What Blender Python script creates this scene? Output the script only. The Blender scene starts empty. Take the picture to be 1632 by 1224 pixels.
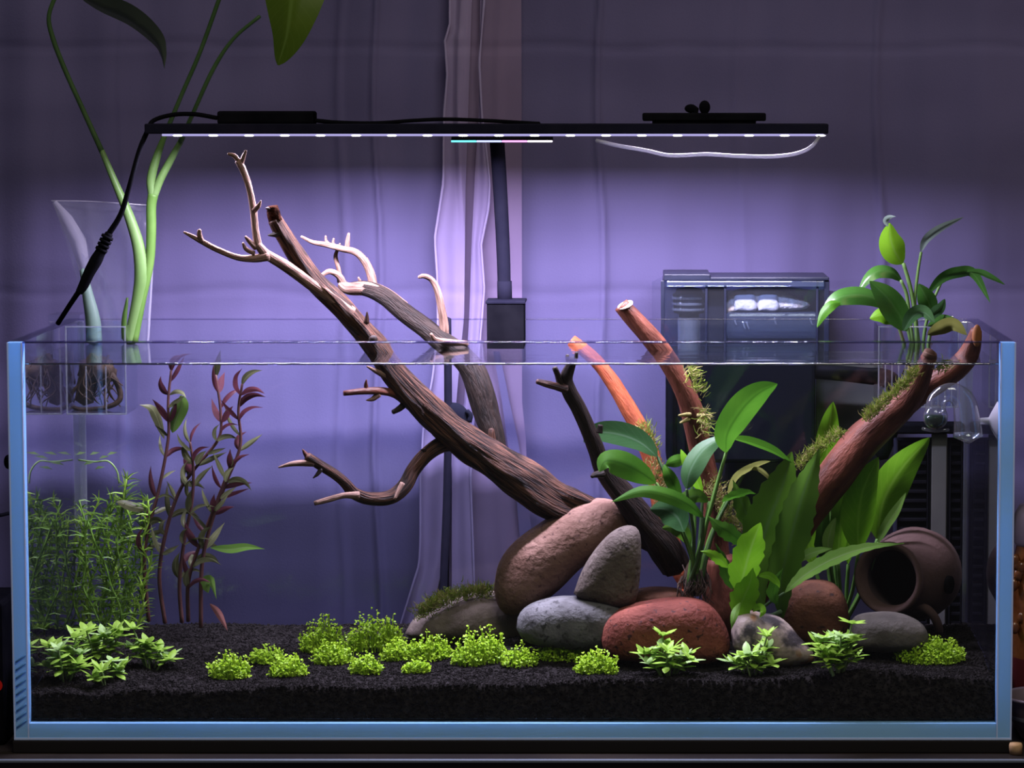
import bpy, math, random
import numpy as np
from mathutils import Vector, Matrix, noise

# ------------------------------------------------------------------ camera, world, lights, exposure
scene = bpy.context.scene
COL = scene.collection
F_PX, VPX, CXP, CYP = 4800.0, 1000.0, 816.0, 612.0
PITCH = math.radians(5.32)
CAM = Vector((0.1044, -2.7, 0.577))
cd = bpy.data.cameras.new('camera')
cam = bpy.data.objects.new('camera', cd)
COL.objects.link(cam)
cam.location = CAM
cam.rotation_euler = (math.pi / 2 - PITCH, 0, 0)
cd.sensor_width = 36.0
cd.lens = F_PX * 36.0 / 1632.0
cd.shift_x = -(VPX - CXP) / 1632.0
cd.clip_start = 0.05
cd.clip_end = 30
scene.camera = cam

world = bpy.data.worlds.new('room_ambient')
scene.world = world
world.use_nodes = True
bg = world.node_tree.nodes['Background']
bg.inputs[0].default_value = (0.90, 0.84, 0.98, 1)
bg.inputs[1].default_value = 0.10

def area(name, loc, rot, sx, sy, power, color):
    l = bpy.data.lights.new(name, 'AREA')
    l.shape = 'RECTANGLE'; l.size = sx; l.size_y = sy
    l.energy = power; l.color = color
    o = bpy.data.objects.new(name, l); COL.objects.link(o)
    o.location = loc; o.rotation_euler = rot
    return o
# warm lamp of the room, high up on the right
room = area('room_lamp', (2.4, -0.9, 1.9), (0, 0, 0), 0.5, 0.5, 5.0, (1.0, 0.62, 0.36))
room.rotation_euler = (Vector((0.35, 0.4, 0.3)) - room.location).to_track_quat('-Z', 'Y').to_euler()
room.data.specular_factor = 0.3
# added unseen fill light, brightening the upper curtain, glass edges and rock fronts
front_fill = area('added_front_fill', (0.3, -1.3, 2.25), (0, 0, 0), 0.9, 0.9, 30.0, (1.0, 0.93, 0.74))
front_fill.rotation_euler = (Vector((0.05, 0.4, 0.5)) - front_fill.location).to_track_quat('-Z', 'Y').to_euler()
front_fill.data.specular_factor = 0.4
LED_POWER = 18.0
LED_COLOR = (0.84, 0.75, 1.0)

scene.view_settings.view_transform = 'Standard'
scene.view_settings.look = 'None'
scene.view_settings.exposure = 0.0
scene.view_settings.gamma = 1.0
scene.view_settings.use_curve_mapping = False
scene.cycles.transparent_max_bounces = 24
scene.cycles.max_bounces = 7
scene.cycles.diffuse_bounces = 3
scene.cycles.glossy_bounces = 3
scene.cycles.sample_clamp_indirect = 3.0
scene.cycles.caustics_reflective = False
scene.cycles.caustics_refractive = False
scene.cycles.adaptive_threshold = 0.025

# ------------------------------------------------------------------ helpers
RY = Vector((1, 0, 0)); FW = Vector((0, math.cos(PITCH), -math.sin(PITCH))); UP = Vector((0, math.sin(PITCH), math.cos(PITCH)))
def P(x, y, Y):
    d = RY * ((x - VPX) / F_PX) + UP * ((CYP - y) / F_PX) + FW
    return CAM + d * ((Y - CAM.y) / d.y)
def S(Y):                       # metres per pixel at depth Y
    return (Y - CAM.y) / F_PX
def lerp(a, b, t): return a + (b - a) * t
def sm(a, b, x):
    t = max(0.0, min(1.0, (x - a) / (b - a))); return t * t * (3 - 2 * t)

WO = {}
def wo(o):
    return WO.get(o.name, Vector((0, 0, 0))) if o else Vector((0, 0, 0))

def tag(o, label=None, cat=None, group=None, kind=None):
    if label: o['label'] = label
    if cat: o['category'] = cat
    if group: o['group'] = group
    if kind: o['kind'] = kind
    return o

def thing(name, label, cat, loc, group=None, kind=None):
    o = bpy.data.objects.new(name, None); COL.objects.link(o)
    o.empty_display_size = 0.02
    o.location = loc
    WO[o.name] = Vector(loc)
    return tag(o, label, cat, group, kind)

class MB:
    def __init__(self):
        self.v = []; self.f = []; self.uv = []; self.mi = []
    def add(self, verts, faces, uvs=None, mi=0):
        o = len(self.v)
        self.v.extend([tuple(p) for p in verts])
        for k, f in enumerate(faces):
            self.f.append(tuple(i + o for i in f))
            self.uv.append(uvs[k] if uvs else [(0, 0)] * len(f))
            self.mi.append(mi)
        return self
    def box(self, a, b, mi=0):
        x0, y0, z0 = a; x1, y1, z1 = b
        x0, x1 = min(x0, x1), max(x0, x1); y0, y1 = min(y0, y1), max(y0, y1); z0, z1 = min(z0, z1), max(z0, z1)
        v = [(x0, y0, z0), (x1, y0, z0), (x1, y1, z0), (x0, y1, z0), (x0, y0, z1), (x1, y0, z1), (x1, y1, z1), (x0, y1, z1)]
        f = [(0, 3, 2, 1), (4, 5, 6, 7), (0, 1, 5, 4), (1, 2, 6, 5), (2, 3, 7, 6), (3, 0, 4, 7)]
        return self.add(v, f, None, mi)
    def build(self, name, mat, parent=None, smooth=True, bevel=0, origin=None, mesh=None):
        if parent is not None:
            base = wo(parent)
        elif origin is not None:
            base = Vector(origin)
        else:
            a = np.array(self.v); base = Vector(((a[:, 0].min() + a[:, 0].max()) / 2, (a[:, 1].min() + a[:, 1].max()) / 2, a[:, 2].min()))
        me = bpy.data.meshes.new(name)
        vs = [(p[0] - base.x, p[1] - base.y, p[2] - base.z) for p in self.v]
        me.from_pydata(vs, [], self.f)
        uvl = me.uv_layers.new(name='uv')
        flat = [c for q in self.uv for uv in q for c in uv]
        uvl.data.foreach_set('uv', flat)
        mats = mat if isinstance(mat, (list, tuple)) else [mat]
        for m in mats: me.materials.append(m)
        me.polygons.foreach_set('material_index', self.mi)
        me.polygons.foreach_set('use_smooth', [smooth] * len(self.f))
        me.update()
        o = bpy.data.objects.new(name, me); COL.objects.link(o)
        if parent is not None:
            o.parent = parent
        else:
            o.location = base
        WO[o.name] = base
        if bevel:
            b = o.modifiers.new('bevel', 'BEVEL'); b.width = bevel; b.segments = 2; b.limit_method = 'ANGLE'
        return o

def catmull(pts, n):
    """resample a list of tuples (any dimension) by Catmull-Rom, n samples per span"""
    pts = [np.array(p, float) for p in pts]
    if len(pts) < 3:
        return [lerp(pts[0], pts[1], k / n) for k in range(n + 1)]
    q = [2 * pts[0] - pts[1]] + pts + [2 * pts[-1] - pts[-2]]
    out = []
    for i in range(1, len(q) - 2):
        p0, p1, p2, p3 = q[i - 1], q[i], q[i + 1], q[i + 2]
        for k in range(n):
            t = k / n
            out.append(0.5 * (2 * p1 + (p2 - p0) * t + (2 * p0 - 5 * p1 + 4 * p2 - p3) * t * t + (3 * p1 - p0 - 3 * p2 + p3) * t ** 3))
    out.append(pts[-1])
    return out

def tube3(mb, pts, rad, seg=10, rough=0.0, seed=0, cap=True, cut=False, freq=3.0, mi=0):
    """pts: list of Vector, rad: list of radii"""
    n = len(pts)
    T = []
    for i in range(n):
        a = pts[max(0, i - 1)]; b = pts[min(n - 1, i + 1)]
        d = (b - a)
        T.append(d.normalized() if d.length > 1e-9 else Vector((0, 0, 1)))
    ref = Vector((0, 1, 0)) if abs(T[0].y) < 0.9 else Vector((1, 0, 0))
    N = (ref - T[0] * ref.dot(T[0])).normalized()
    verts = []; L = 0.0; ls = []
    rnd = Vector((seed * 3.17, seed * 1.31, seed * 7.7))
    for i in range(n):
        if i:
            L += (pts[i] - pts[i - 1]).length
            N = (N - T[i] * N.dot(T[i])).normalized()
        ls.append(L)
        B = T[i].cross(N)
        for j in range(seg):
            a = 2 * math.pi * j / seg
            r = rad[i]
            if rough:
                q = Vector((math.cos(a) * freq * 0.55, math.sin(a) * freq * 0.55, L * 14)) + rnd
                r *= 1 + rough * noise.noise(q) + rough * 0.6 * noise.noise(q * 2.3)
            verts.append(pts[i] + (N * math.cos(a) + B * math.sin(a)) * r)
    faces = []; uvs = []
    per = 2 * math.pi * max(rad)
    for i in range(n - 1):
        for j in range(seg):
            k = (j + 1) % seg
            faces.append((i * seg + j, i * seg + k, (i + 1) * seg + k, (i + 1) * seg + j))
            u0, u1 = per * j / seg, per * (j + 1) / seg
            uvs.append([(u0, ls[i]), (u1, ls[i]), (u1, ls[i + 1]), (u0, ls[i + 1])])
    if cap:
        for e, s in ((0, -1), (n - 1, 1)):
            c = pts[e] + T[e] * s * rad[e] * (0.05 if cut else 0.55)
            verts.append(c); ci = len(verts) - 1
            for j in range(seg):
                k = (j + 1) % seg
                faces.append((e * seg + k, e * seg + j, ci) if e == 0 else (e * seg + j, e * seg + k, ci))
                uvs.append([(0, ls[e])] * 3)
    mb.add(verts, faces, uvs, mi)
    return mb

def wpath(path, n=5):
    """path rows (x, y, width_px, Y) -> points, radii"""
    q = catmull(path, n)
    pts = [P(a[0], a[1], a[3]) for a in q]
    rad = [max(0.0004, a[2] * 0.5 * S(a[3])) for a in q]
    return pts, rad

def tube(path, seg=10, n=5, rough=0.0, seed=0, mb=None, cut=False, freq=3.0):
    mb = mb or MB()
    pts, rad = wpath(path, n)
    return tube3(mb, pts, rad, seg, rough, seed, True, cut, freq)

def lathe(mb, prof, org, axis, seg=28, mi=0, closed=False):
    axis = Vector(axis).normalized()
    ref = Vector((0, 0, 1)) if abs(axis.z) < 0.9 else Vector((1, 0, 0))
    A = axis.cross(ref).normalized(); B = axis.cross(A)
    v = []; f = []; u = []
    for (h, r) in prof:
        for j in range(seg):
            a = 2 * math.pi * j / seg
            v.append(Vector(org) + axis * h + (A * math.cos(a) + B * math.sin(a)) * max(r, 1e-5))
    for i in range(len(prof) - 1):
        for j in range(seg):
            k = (j + 1) % seg
            f.append((i * seg + j, i * seg + k, (i + 1) * seg + k, (i + 1) * seg + j))
            u.append([(j / seg, prof[i][0]), ((j + 1) / seg, prof[i][0]), ((j + 1) / seg, prof[i + 1][0]), (j / seg, prof[i + 1][0])])
    mb.add(v, f, u, mi)
    return mb

def rbox(name, a, b, mat, parent=None, r=0.002, **k):
    return MB().box(a, b).build(name, mat, parent, smooth=False, bevel=r, **k)

def pxbox(name, x0, y0, x1, y1, Ya, Yb, mat, parent=None, r=0.0015, **k):
    a = P(x0, y1, Ya); b = P(x1, y0, Ya)
    return rbox(name, (a.x, Ya, a.z), (b.x, Yb, b.z), mat, parent, r, **k)

def ellipsoid(mb, c, rx, ry, rz, seg=16, rings=10, rough=0, seed=0):
    v = []; f = []
    for i in range(rings + 1):
        t = math.pi * i / rings
        for j in range(seg):
            a = 2 * math.pi * j / seg
            d = Vector((math.sin(t) * math.cos(a), math.sin(t) * math.sin(a), math.cos(t)))
            k = 1 + (rough * noise.noise(d * 2 + Vector((seed, seed * 2, 0))) if rough else 0)
            v.append(Vector(c) + Vector((d.x * rx, d.y * ry, d.z * rz)) * k)
    for i in range(rings):
        for j in range(seg):
            k = (j + 1) % seg
            f.append((i * seg + j, (i + 1) * seg + j, (i + 1) * seg + k, i * seg + k))
    mb.add(v, f)
    return mb

# ------------------------------------------------------------------ materials
def newmat(name):
    m = bpy.data.materials.new(name); m.use_nodes = True
    nt = m.node_tree; nt.nodes.clear()
    out = nt.nodes.new('ShaderNodeOutputMaterial')
    return m, nt, out

def pbr(name, c1, c2=None, scale=30, rough=0.5, bump=0.0, bscale=None, metal=0, spec=0.14, coord='Object', stretch=None, ramp=(0.35, 0.65), detail=5, transl=0.0, speck=None, emit=None, vein=None):
    m, nt, out = newmat(name)
    N = nt.nodes; L = nt.links
    b = N.new('ShaderNodeBsdfPrincipled')
    b.inputs['Roughness'].default_value = rough
    b.inputs['Metallic'].default_value = metal
    b.inputs['Specular IOR Level'].default_value = spec
    c2 = c2 or c1
    tc = N.new('ShaderNodeTexCoord')
    src = tc.outputs[coord]
    if stretch:
        mp = N.new('ShaderNodeMapping'); mp.inputs['Scale'].default_value = stretch
        L.new(src, mp.inputs[0]); src = mp.outputs[0]
    nz = N.new('ShaderNodeTexNoise'); nz.inputs['Scale'].default_value = scale; nz.inputs['Detail'].default_value = detail
    L.new(src, nz.inputs['Vector'])
    rp = N.new('ShaderNodeValToRGB')
    rp.color_ramp.elements[0].position = ramp[0]; rp.color_ramp.elements[1].position = ramp[1]
    rp.color_ramp.elements[0].color = (*c1, 1); rp.color_ramp.elements[1].color = (*c2, 1)
    L.new(nz.outputs['Fac'], rp.inputs[0])
    colr = rp.outputs[0]
    if speck:
        vz = N.new('ShaderNodeTexNoise'); vz.inputs['Scale'].default_value = speck[1]; vz.inputs['Detail'].default_value = 3
        L.new(src, vz.inputs['Vector'])
        r2 = N.new('ShaderNodeValToRGB'); r2.color_ramp.elements[0].position = speck[2]; r2.color_ramp.elements[1].position = speck[2] + 0.07
        r2.color_ramp.elements[0].color = (0, 0, 0, 1); r2.color_ramp.elements[1].color = (1, 1, 1, 1)
        L.new(vz.outputs['Fac'], r2.inputs[0])
        mx = N.new('ShaderNodeMix'); mx.data_type = 'RGBA'
        L.new(r2.outputs[0], mx.inputs[0]); L.new(colr, mx.inputs[6]); mx.inputs[7].default_value = (*speck[0], 1)
        colr = mx.outputs[2]
    if vein:
        # leaf: uv.x runs -1..1 across, uv.y 0..1 along; pale midrib and side veins
        uvn = N.new('ShaderNodeUVMap'); uvn.uv_map = 'uv'
        sp = N.new('ShaderNodeSeparateXYZ'); L.new(uvn.outputs[0], sp.inputs[0])
        ab = N.new('ShaderNodeMath'); ab.operation = 'ABSOLUTE'; L.new(sp.outputs[0], ab.inputs[0])
        mr = N.new('ShaderNodeMapRange'); mr.inputs[1].default_value = 0.03; mr.inputs[2].default_value = 0.12; mr.inputs[3].default_value = 1; mr.inputs[4].default_value = 0
        L.new(ab.outputs[0], mr.inputs[0])
        sv = N.new('ShaderNodeMath'); sv.operation = 'MULTIPLY_ADD'; sv.inputs[1].default_value = -0.25; L.new(ab.outputs[0], sv.inputs[0]); L.new(sp.outputs[1], sv.inputs[2])
        sw = N.new('ShaderNodeMath'); sw.operation = 'MULTIPLY'; sw.inputs[1].default_value = 60; L.new(sv.outputs[0], sw.inputs[0])
        si = N.new('ShaderNodeMath'); si.operation = 'SINE'; L.new(sw.outputs[0], si.inputs[0])
        m2 = N.new('ShaderNodeMapRange'); m2.inputs[1].default_value = 0.8; m2.inputs[2].default_value = 1.0; m2.inputs[3].default_value = 0; m2.inputs[4].default_value = vein[1]
        L.new(si.outputs[0], m2.inputs[0])
        mxm = N.new('ShaderNodeMath'); mxm.operation = 'MAXIMUM'; L.new(mr.outputs[0], mxm.inputs[0]); L.new(m2.outputs[0], mxm.inputs[1])
        ms = N.new('ShaderNodeMath'); ms.operation = 'MULTIPLY'; ms.inputs[1].default_value = 0.55; L.new(mxm.outputs[0], ms.inputs[0])
        mx = N.new('ShaderNodeMix'); mx.data_type = 'RGBA'
        L.new(ms.outputs[0], mx.inputs[0]); L.new(colr, mx.inputs[6]); mx.inputs[7].default_value = (*vein[0], 1)
        colr = mx.outputs[2]
    L.new(colr, b.inputs['Base Color'])
    if bump:
        bn = N.new('ShaderNodeTexNoise'); bn.inputs['Scale'].default_value = bscale or scale * 2; bn.inputs['Detail'].default_value = 6
        L.new(src, bn.inputs['Vector'])
        bp = N.new('ShaderNodeBump'); bp.inputs['Strength'].default_value = bump; bp.inputs['Distance'].default_value = 0.003
        L.new(bn.outputs['Fac'], bp.inputs['Height']); L.new(bp.outputs[0], b.inputs['Normal'])
    if emit:
        b.inputs['Emission Color'].default_value = (*emit[0], 1); b.inputs['Emission Strength'].default_value = emit[1]
    sh = b.outputs[0]
    if transl:
        t = N.new('ShaderNodeBsdfTranslucent'); L.new(colr, t.inputs[0])
        mix = N.new('ShaderNodeMixShader'); mix.inputs[0].default_value = transl
        L.new(sh, mix.inputs[1]); L.new(t.outputs[0], mix.inputs[2]); sh = mix.outputs[0]
    L.new(sh, out.inputs[0])
    return m

def emission(name, col, st):
    m, nt, out = newmat(name)
    e = nt.nodes.new('ShaderNodeEmission'); e.inputs[0].default_value = (*col, 1); e.inputs[1].default_value = st
    nt.links.new(e.outputs[0], out.inputs[0]); return m

def clear(name, tint=(1, 1, 1), f0=0.03, rough=0.02, tir=None, haze=0.0, hazecol=(0.8, 0.85, 1), bump=0, bscale=60, fmax=1.0, stretch=None, power=5):
    """see-through sheet: straight transmission plus Schlick-weighted mirror reflection. tir: critical cosine of the water side."""
    m, nt, out = newmat(name)
    N = nt.nodes; L = nt.links
    tr = N.new('ShaderNodeBsdfTransparent'); tr.inputs[0].default_value = (*tint, 1)
    gl = N.new('ShaderNodeBsdfGlossy'); gl.inputs['Roughness'].default_value = rough
    geo = N.new('ShaderNodeNewGeometry')
    dot = N.new('ShaderNodeVectorMath'); dot.operation = 'DOT_PRODUCT'
    L.new(geo.outputs['Incoming'], dot.inputs[0])
    L.new(geo.outputs['Normal'], dot.inputs[1])
    ab = N.new('ShaderNodeMath'); ab.operation = 'ABSOLUTE'; L.new(dot.outputs['Value'], ab.inputs[0])
    if tir:
        mr = N.new('ShaderNodeMapRange'); mr.inputs[1].default_value = tir[0]; mr.inputs[2].default_value = tir[1]
        mr.inputs[3].default_value = fmax; mr.inputs[4].default_value = f0
        L.new(ab.outputs[0], mr.inputs[0]); fac = mr.outputs[0]
    else:
        om = N.new('ShaderNodeMath'); om.operation = 'SUBTRACT'; om.inputs[0].default_value = 1; L.new(ab.outputs[0], om.inputs[1])
        pw = N.new('ShaderNodeMath'); pw.operation = 'POWER'; pw.inputs[1].default_value = power; L.new(om.outputs[0], pw.inputs[0])
        ma = N.new('ShaderNodeMath'); ma.operation = 'MULTIPLY_ADD'; ma.inputs[1].default_value = fmax - f0; ma.inputs[2].default_value = f0
        L.new(pw.outputs[0], ma.inputs[0]); fac = ma.outputs[0]
    if bump:
        tc = N.new('ShaderNodeTexCoord'); nz = N.new('ShaderNodeTexNoise'); nz.inputs['Scale'].default_value = bscale
        src = tc.outputs['Object']
        if stretch:
            mp = N.new('ShaderNodeMapping'); mp.inputs['Scale'].default_value = stretch
            L.new(src, mp.inputs[0]); src = mp.outputs[0]
        L.new(src, nz.inputs['Vector'])
        bp = N.new('ShaderNodeBump'); bp.inputs['Strength'].default_value = bump; bp.inputs['Distance'].default_value = 0.002
        L.new(nz.outputs['Fac'], bp.inputs['Height']); L.new(bp.outputs[0], gl.inputs['Normal'])
    mix = N.new('ShaderNodeMixShader'); L.new(fac, mix.inputs[0]); L.new(tr.outputs[0], mix.inputs[1]); L.new(gl.outputs[0], mix.inputs[2])
    sh = mix.outputs[0]
    if haze:
        df = N.new('ShaderNodeBsdfDiffuse'); df.inputs[0].default_value = (*hazecol, 1)
        tl = N.new('ShaderNodeBsdfTranslucent'); tl.inputs[0].default_value = (*hazecol, 1)
        ad = N.new('ShaderNodeMixShader'); ad.inputs[0].default_value = 0.5; L.new(df.outputs[0], ad.inputs[1]); L.new(tl.outputs[0], ad.inputs[2])
        m2 = N.new('ShaderNodeMixShader'); m2.inputs[0].default_value = haze; L.new(sh, m2.inputs[1]); L.new(ad.outputs[0], m2.inputs[2]); sh = m2.outputs[0]
    L.new(sh, out.inputs[0])
    return m

M = {}
M['curtain'] = pbr('curtain_fabric', (0.090, 0.080, 0.176), (0.104, 0.093, 0.200), scale=5, rough=0.9, bump=0.08, bscale=500, spec=0.1, transl=0.15, detail=3)
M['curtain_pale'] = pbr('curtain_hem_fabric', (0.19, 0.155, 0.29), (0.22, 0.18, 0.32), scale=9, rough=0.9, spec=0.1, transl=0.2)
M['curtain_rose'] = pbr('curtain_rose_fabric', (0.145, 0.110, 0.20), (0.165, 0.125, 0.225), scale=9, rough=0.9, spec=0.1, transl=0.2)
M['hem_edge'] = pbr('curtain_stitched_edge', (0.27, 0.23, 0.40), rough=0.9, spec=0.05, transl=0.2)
M['wall'] = pbr('wall_paint', (0.10, 0.09, 0.12), rough=0.9)
M['black'] = pbr('black_plastic', (0.003, 0.003, 0.0045), (0.005, 0.005, 0.007), scale=40, rough=0.5, spec=0.0)
M['black_metal'] = pbr('black_anodised_metal', (0.007, 0.007, 0.014), (0.009, 0.009, 0.017), scale=60, rough=0.6, spec=0.0)
M['stand'] = pbr('stand_black_wood', (0.012, 0.010, 0.010), (0.02, 0.016, 0.014), scale=12, rough=0.35, stretch=(1, 1, 8))
M['stand_brown'] = pbr('stand_brown_wood', (0.030, 0.022, 0.016), (0.045, 0.033, 0.024), scale=14, rough=0.5, stretch=(0.4, 1, 6))
M['mat'] = pbr('black_foam_mat', (0.008, 0.007, 0.008), rough=0.8, scale=90)
M['stand_highlight'] = pbr('stand_edge_highlight', (0.10, 0.12, 0.15), rough=0.3)  # thin highlight along the board edge, put into a lighter grey
M['glass'] = clear('tank_glass', (0.975, 0.99, 0.995), 0.014)
M['glass_blue'] = pbr('glass_edge_blue', (0.27, 0.56, 0.95), (0.32, 0.62, 0.97), scale=4, rough=0.12, transl=0.40, spec=0.3)  # glow of lamp light piped through the edges, put into light blue
M['glass_blue_line'] = pbr('glass_edge_highlight', (0.55, 0.68, 0.95), rough=0.15, transl=0.35)  # bevel highlights of the glass edges put into a paler colour
M['glass_rim_back'] = clear('glass_rim_rear', (0.84, 0.84, 0.90), 0.05, 0.1, fmax=0.3)
M['glass_rim'] = clear('glass_rim_edge', (0.45, 0.45, 0.62), 0.06, 0.1, fmax=0.5)
M['water_top'] = clear('water_surface', (0.97, 0.98, 1.0), 0.02, 0.03, bump=0.10, bscale=22, fmax=0.95, stretch=(1, 2.2, 1))
M['water_side'] = clear('water_side', (0.97, 0.985, 0.99), 0.015, 0.02, tir=(0.60, 0.78), fmax=0.72)
M['meniscus'] = clear('water_meniscus', (0.22, 0.20, 0.35), 0.25, 0.08, bump=0.8, bscale=140)
M['acrylic'] = clear('clear_acrylic', (0.93, 0.95, 0.97), 0.06, 0.03)
M['acrylic_edge'] = clear('acrylic_edge', (0.72, 0.76, 0.82), 0.25, 0.08, haze=0.12)
M['smoked'] = clear('smoked_acrylic', (0.84, 0.88, 0.93), 0.04, 0.05, haze=0.012)
M['smoked_edge'] = pbr('smoked_acrylic_edge', (0.010, 0.012, 0.022), (0.018, 0.021, 0.036), rough=0.3, spec=0.1)
M['smoked_back'] = clear('smoked_acrylic_back', (0.50, 0.56, 0.66), 0.04, 0.05, haze=0.02, hazecol=(0.3, 0.35, 0.5))
M['filter_water'] = clear('filter_water', (0.45, 0.52, 0.62), 0.08, 0.05, haze=0.25, hazecol=(0.16, 0.20, 0.32))
M['bag'] = clear('plastic_bag_film', (0.93, 0.94, 0.98), 0.09, 0.16, haze=0.07, hazecol=(0.6, 0.6, 0.8), bump=1.0, bscale=70)
M['bag_crease'] = clear('plastic_bag_crease', (0.75, 0.75, 0.85), 0.25, 0.2, haze=0.25, hazecol=(0.8, 0.78, 0.95), bump=1.0, bscale=60)
M['soil'] = pbr('black_soil', (0.002, 0.0018, 0.0018), (0.021, 0.0188, 0.019), scale=190, rough=0.9, spec=0.0, ramp=(0.3, 0.75))
M['wood'] = pbr('driftwood_wet', (0.007, 0.0025, 0.0015), (0.105, 0.046, 0.028), scale=60, rough=0.6, bump=1.0, bscale=120, coord='UV', stretch=(6, 0.55, 1), ramp=(0.42, 0.74))
M['wood_pale'] = pbr('driftwood_dry', (0.045, 0.023, 0.017), (0.21, 0.13, 0.10), scale=60, rough=0.75, bump=0.5, bscale=120, coord='UV', stretch=(5, 0.8, 1), ramp=(0.3, 0.66))
M['wood_dark'] = pbr('driftwood_dark', (0.004, 0.0024, 0.0018), (0.017, 0.010, 0.0075), scale=60, rough=0.6, bump=0.8, bscale=120, coord='UV', stretch=(5, 0.8, 1))
M['wood_char'] = pbr('driftwood_broken_end', (0.004, 0.002, 0.0015), (0.022, 0.009, 0.006), scale=200, rough=0.9, spec=0.0, bump=0.8)
M['wood_red'] = pbr('driftwood_reddish', (0.032, 0.009, 0.005), (0.100, 0.032, 0.019), scale=26, rough=0.5, bump=0.4, bscale=120, coord='UV', stretch=(2.5, 0.9, 1))
M['wood_orange'] = pbr('driftwood_orange', (0.13, 0.028, 0.010), (0.25, 0.062, 0.024), scale=40, rough=0.6, bump=0.5, bscale=160, coord='UV', stretch=(3, 0.9, 1))
M['wood_cut'] = pbr('driftwood_cut_end', (0.28, 0.20, 0.16), (0.36, 0.27, 0.22), scale=60, rough=0.7)
M['wood_cut_dark'] = pbr('driftwood_dark_cut_end', (0.035, 0.016, 0.010), (0.06, 0.03, 0.016), scale=60, rough=0.7)
M['rock_pink'] = pbr('rock_pink_brown', (0.100, 0.052, 0.037), (0.160, 0.092, 0.070), scale=26, rough=0.75, bump=0.8, bscale=150, speck=((0.06, 0.030, 0.024), 190, 0.62))
M['rock_grey'] = pbr('rock_grey_brown', (0.052, 0.040, 0.033), (0.092, 0.074, 0.063), scale=40, rough=0.8, bump=0.7, bscale=220, speck=((0.035, 0.026, 0.024), 130, 0.60))
M['rock_slate'] = pbr('rock_slate_grey', (0.056, 0.055, 0.057), (0.108, 0.108, 0.112), scale=60, rough=0.75, bump=0.5, bscale=240, speck=((0.035, 0.035, 0.036), 160, 0.58))
M['rock_red'] = pbr('rock_red', (0.085, 0.020, 0.013), (0.160, 0.046, 0.031), scale=26, rough=0.75, bump=0.8, bscale=190, speck=((0.030, 0.010, 0.010), 210, 0.61))
M['rock_brown'] = pbr('rock_rust_brown', (0.045, 0.017, 0.009), (0.085, 0.034, 0.018), scale=40, rough=0.8, bump=0.5, bscale=200, speck=((0.02, 0.01, 0.008), 120, 0.62))
M['rock_dull'] = pbr('rock_dull_grey', (0.080, 0.062, 0.054), (0.14, 0.112, 0.096), scale=30, rough=0.85, bump=0.5, bscale=160)
M['rock_dark'] = pbr('rock_dark_olive', (0.045, 0.040, 0.036), (0.085, 0.076, 0.066), scale=30, rough=0.8, bump=0.5, bscale=200)
M['rock_marble'] = pbr('rock_marbled', (0.040, 0.034, 0.038), (0.27, 0.215, 0.19), scale=55, rough=0.45, bump=0.5, bscale=120, ramp=(0.44, 0.58), speck=((0.22, 0.11, 0.05), 38, 0.60))
M['terracotta'] = pbr('terracotta', (0.040, 0.023, 0.020), (0.055, 0.032, 0.028), scale=30, rough=0.85, bump=0.2, bscale=300)
def leafmat(n, a, b, t=0.35, rough=0.4, vein=None, scale=18, spec=0.16):
    M[n] = pbr(n, a, b, scale=scale, rough=rough, transl=t, spec=spec, vein=vein, ramp=(0.3, 0.7))
leafmat('leaf_green', (0.022, 0.085, 0.006), (0.045, 0.135, 0.010), t=0.42, vein=((0.012, 0.05, 0.003), 0.2))
leafmat('leaf_bright', (0.090, 0.250, 0.008), (0.150, 0.340, 0.016), t=0.45, vein=((0.16, 0.30, 0.05), 0.3))
leafmat('leaf_dark', (0.030, 0.084, 0.006), (0.052, 0.122, 0.010), vein=((0.05, 0.10, 0.03), 0.2))
leafmat('leaf_bluish', (0.024, 0.074, 0.024), (0.044, 0.108, 0.036), vein=((0.09, 0.16, 0.09), 0.2))
leafmat('leaf_lily', (0.020, 0.075, 0.010), (0.036, 0.115, 0.018), rough=0.28, spec=0.45, vein=((0.05, 0.12, 0.03), 0.25))
leafmat('leaf_sword', (0.075, 0.215, 0.006), (0.125, 0.300, 0.012), t=0.5, vein=((0.2, 0.4, 0.04), 0.3))
leafmat('leaf_pale', (0.090, 0.200, 0.030), (0.140, 0.260, 0.050), vein=((0.2, 0.27, 0.12), 0.2))
leafmat('leaf_yellow', (0.110, 0.120, 0.026), (0.140, 0.150, 0.040))
leafmat('leaf_silver', (0.150, 0.220, 0.180), (0.230, 0.300, 0.260), rough=0.3)
leafmat('leaf_fore', (0.180, 0.340, 0.030), (0.300, 0.470, 0.080), scale=90)
leafmat('leaf_fore_pale', (0.260, 0.430, 0.140), (0.380, 0.540, 0.220), scale=90)
leafmat('leaf_carpet', (0.200, 0.380, 0.010), (0.340, 0.520, 0.030), scale=160)
leafmat('leaf_najas', (0.075, 0.170, 0.022), (0.130, 0.240, 0.040), scale=60)
leafmat('leaf_maroon', (0.036, 0.010, 0.016), (0.062, 0.018, 0.024), scale=40)
leafmat('leaf_olive', (0.040, 0.042, 0.018), (0.090, 0.098, 0.045), scale=40, vein=((0.16, 0.17, 0.09), 0.0))
leafmat('leaf_big', (0.036, 0.072, 0.004), (0.058, 0.096, 0.008), t=0.25, rough=0.35, vein=((0.10, 0.16, 0.03), 0.2))
leafmat('leaf_big_grey', (0.045, 0.060, 0.042), (0.060, 0.078, 0.052), t=0.25)
M['stem_red'] = pbr('stem_red', (0.028, 0.012, 0.013), (0.055, 0.024, 0.022), scale=50, rough=0.5)
M['stem_green'] = pbr('stem_green', (0.036, 0.090, 0.014), (0.065, 0.130, 0.028), scale=20, rough=0.45)
M['stem_pale'] = pbr('stem_pale_green', (0.050, 0.105, 0.024), (0.085, 0.150, 0.050), scale=14, rough=0.4)
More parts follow.
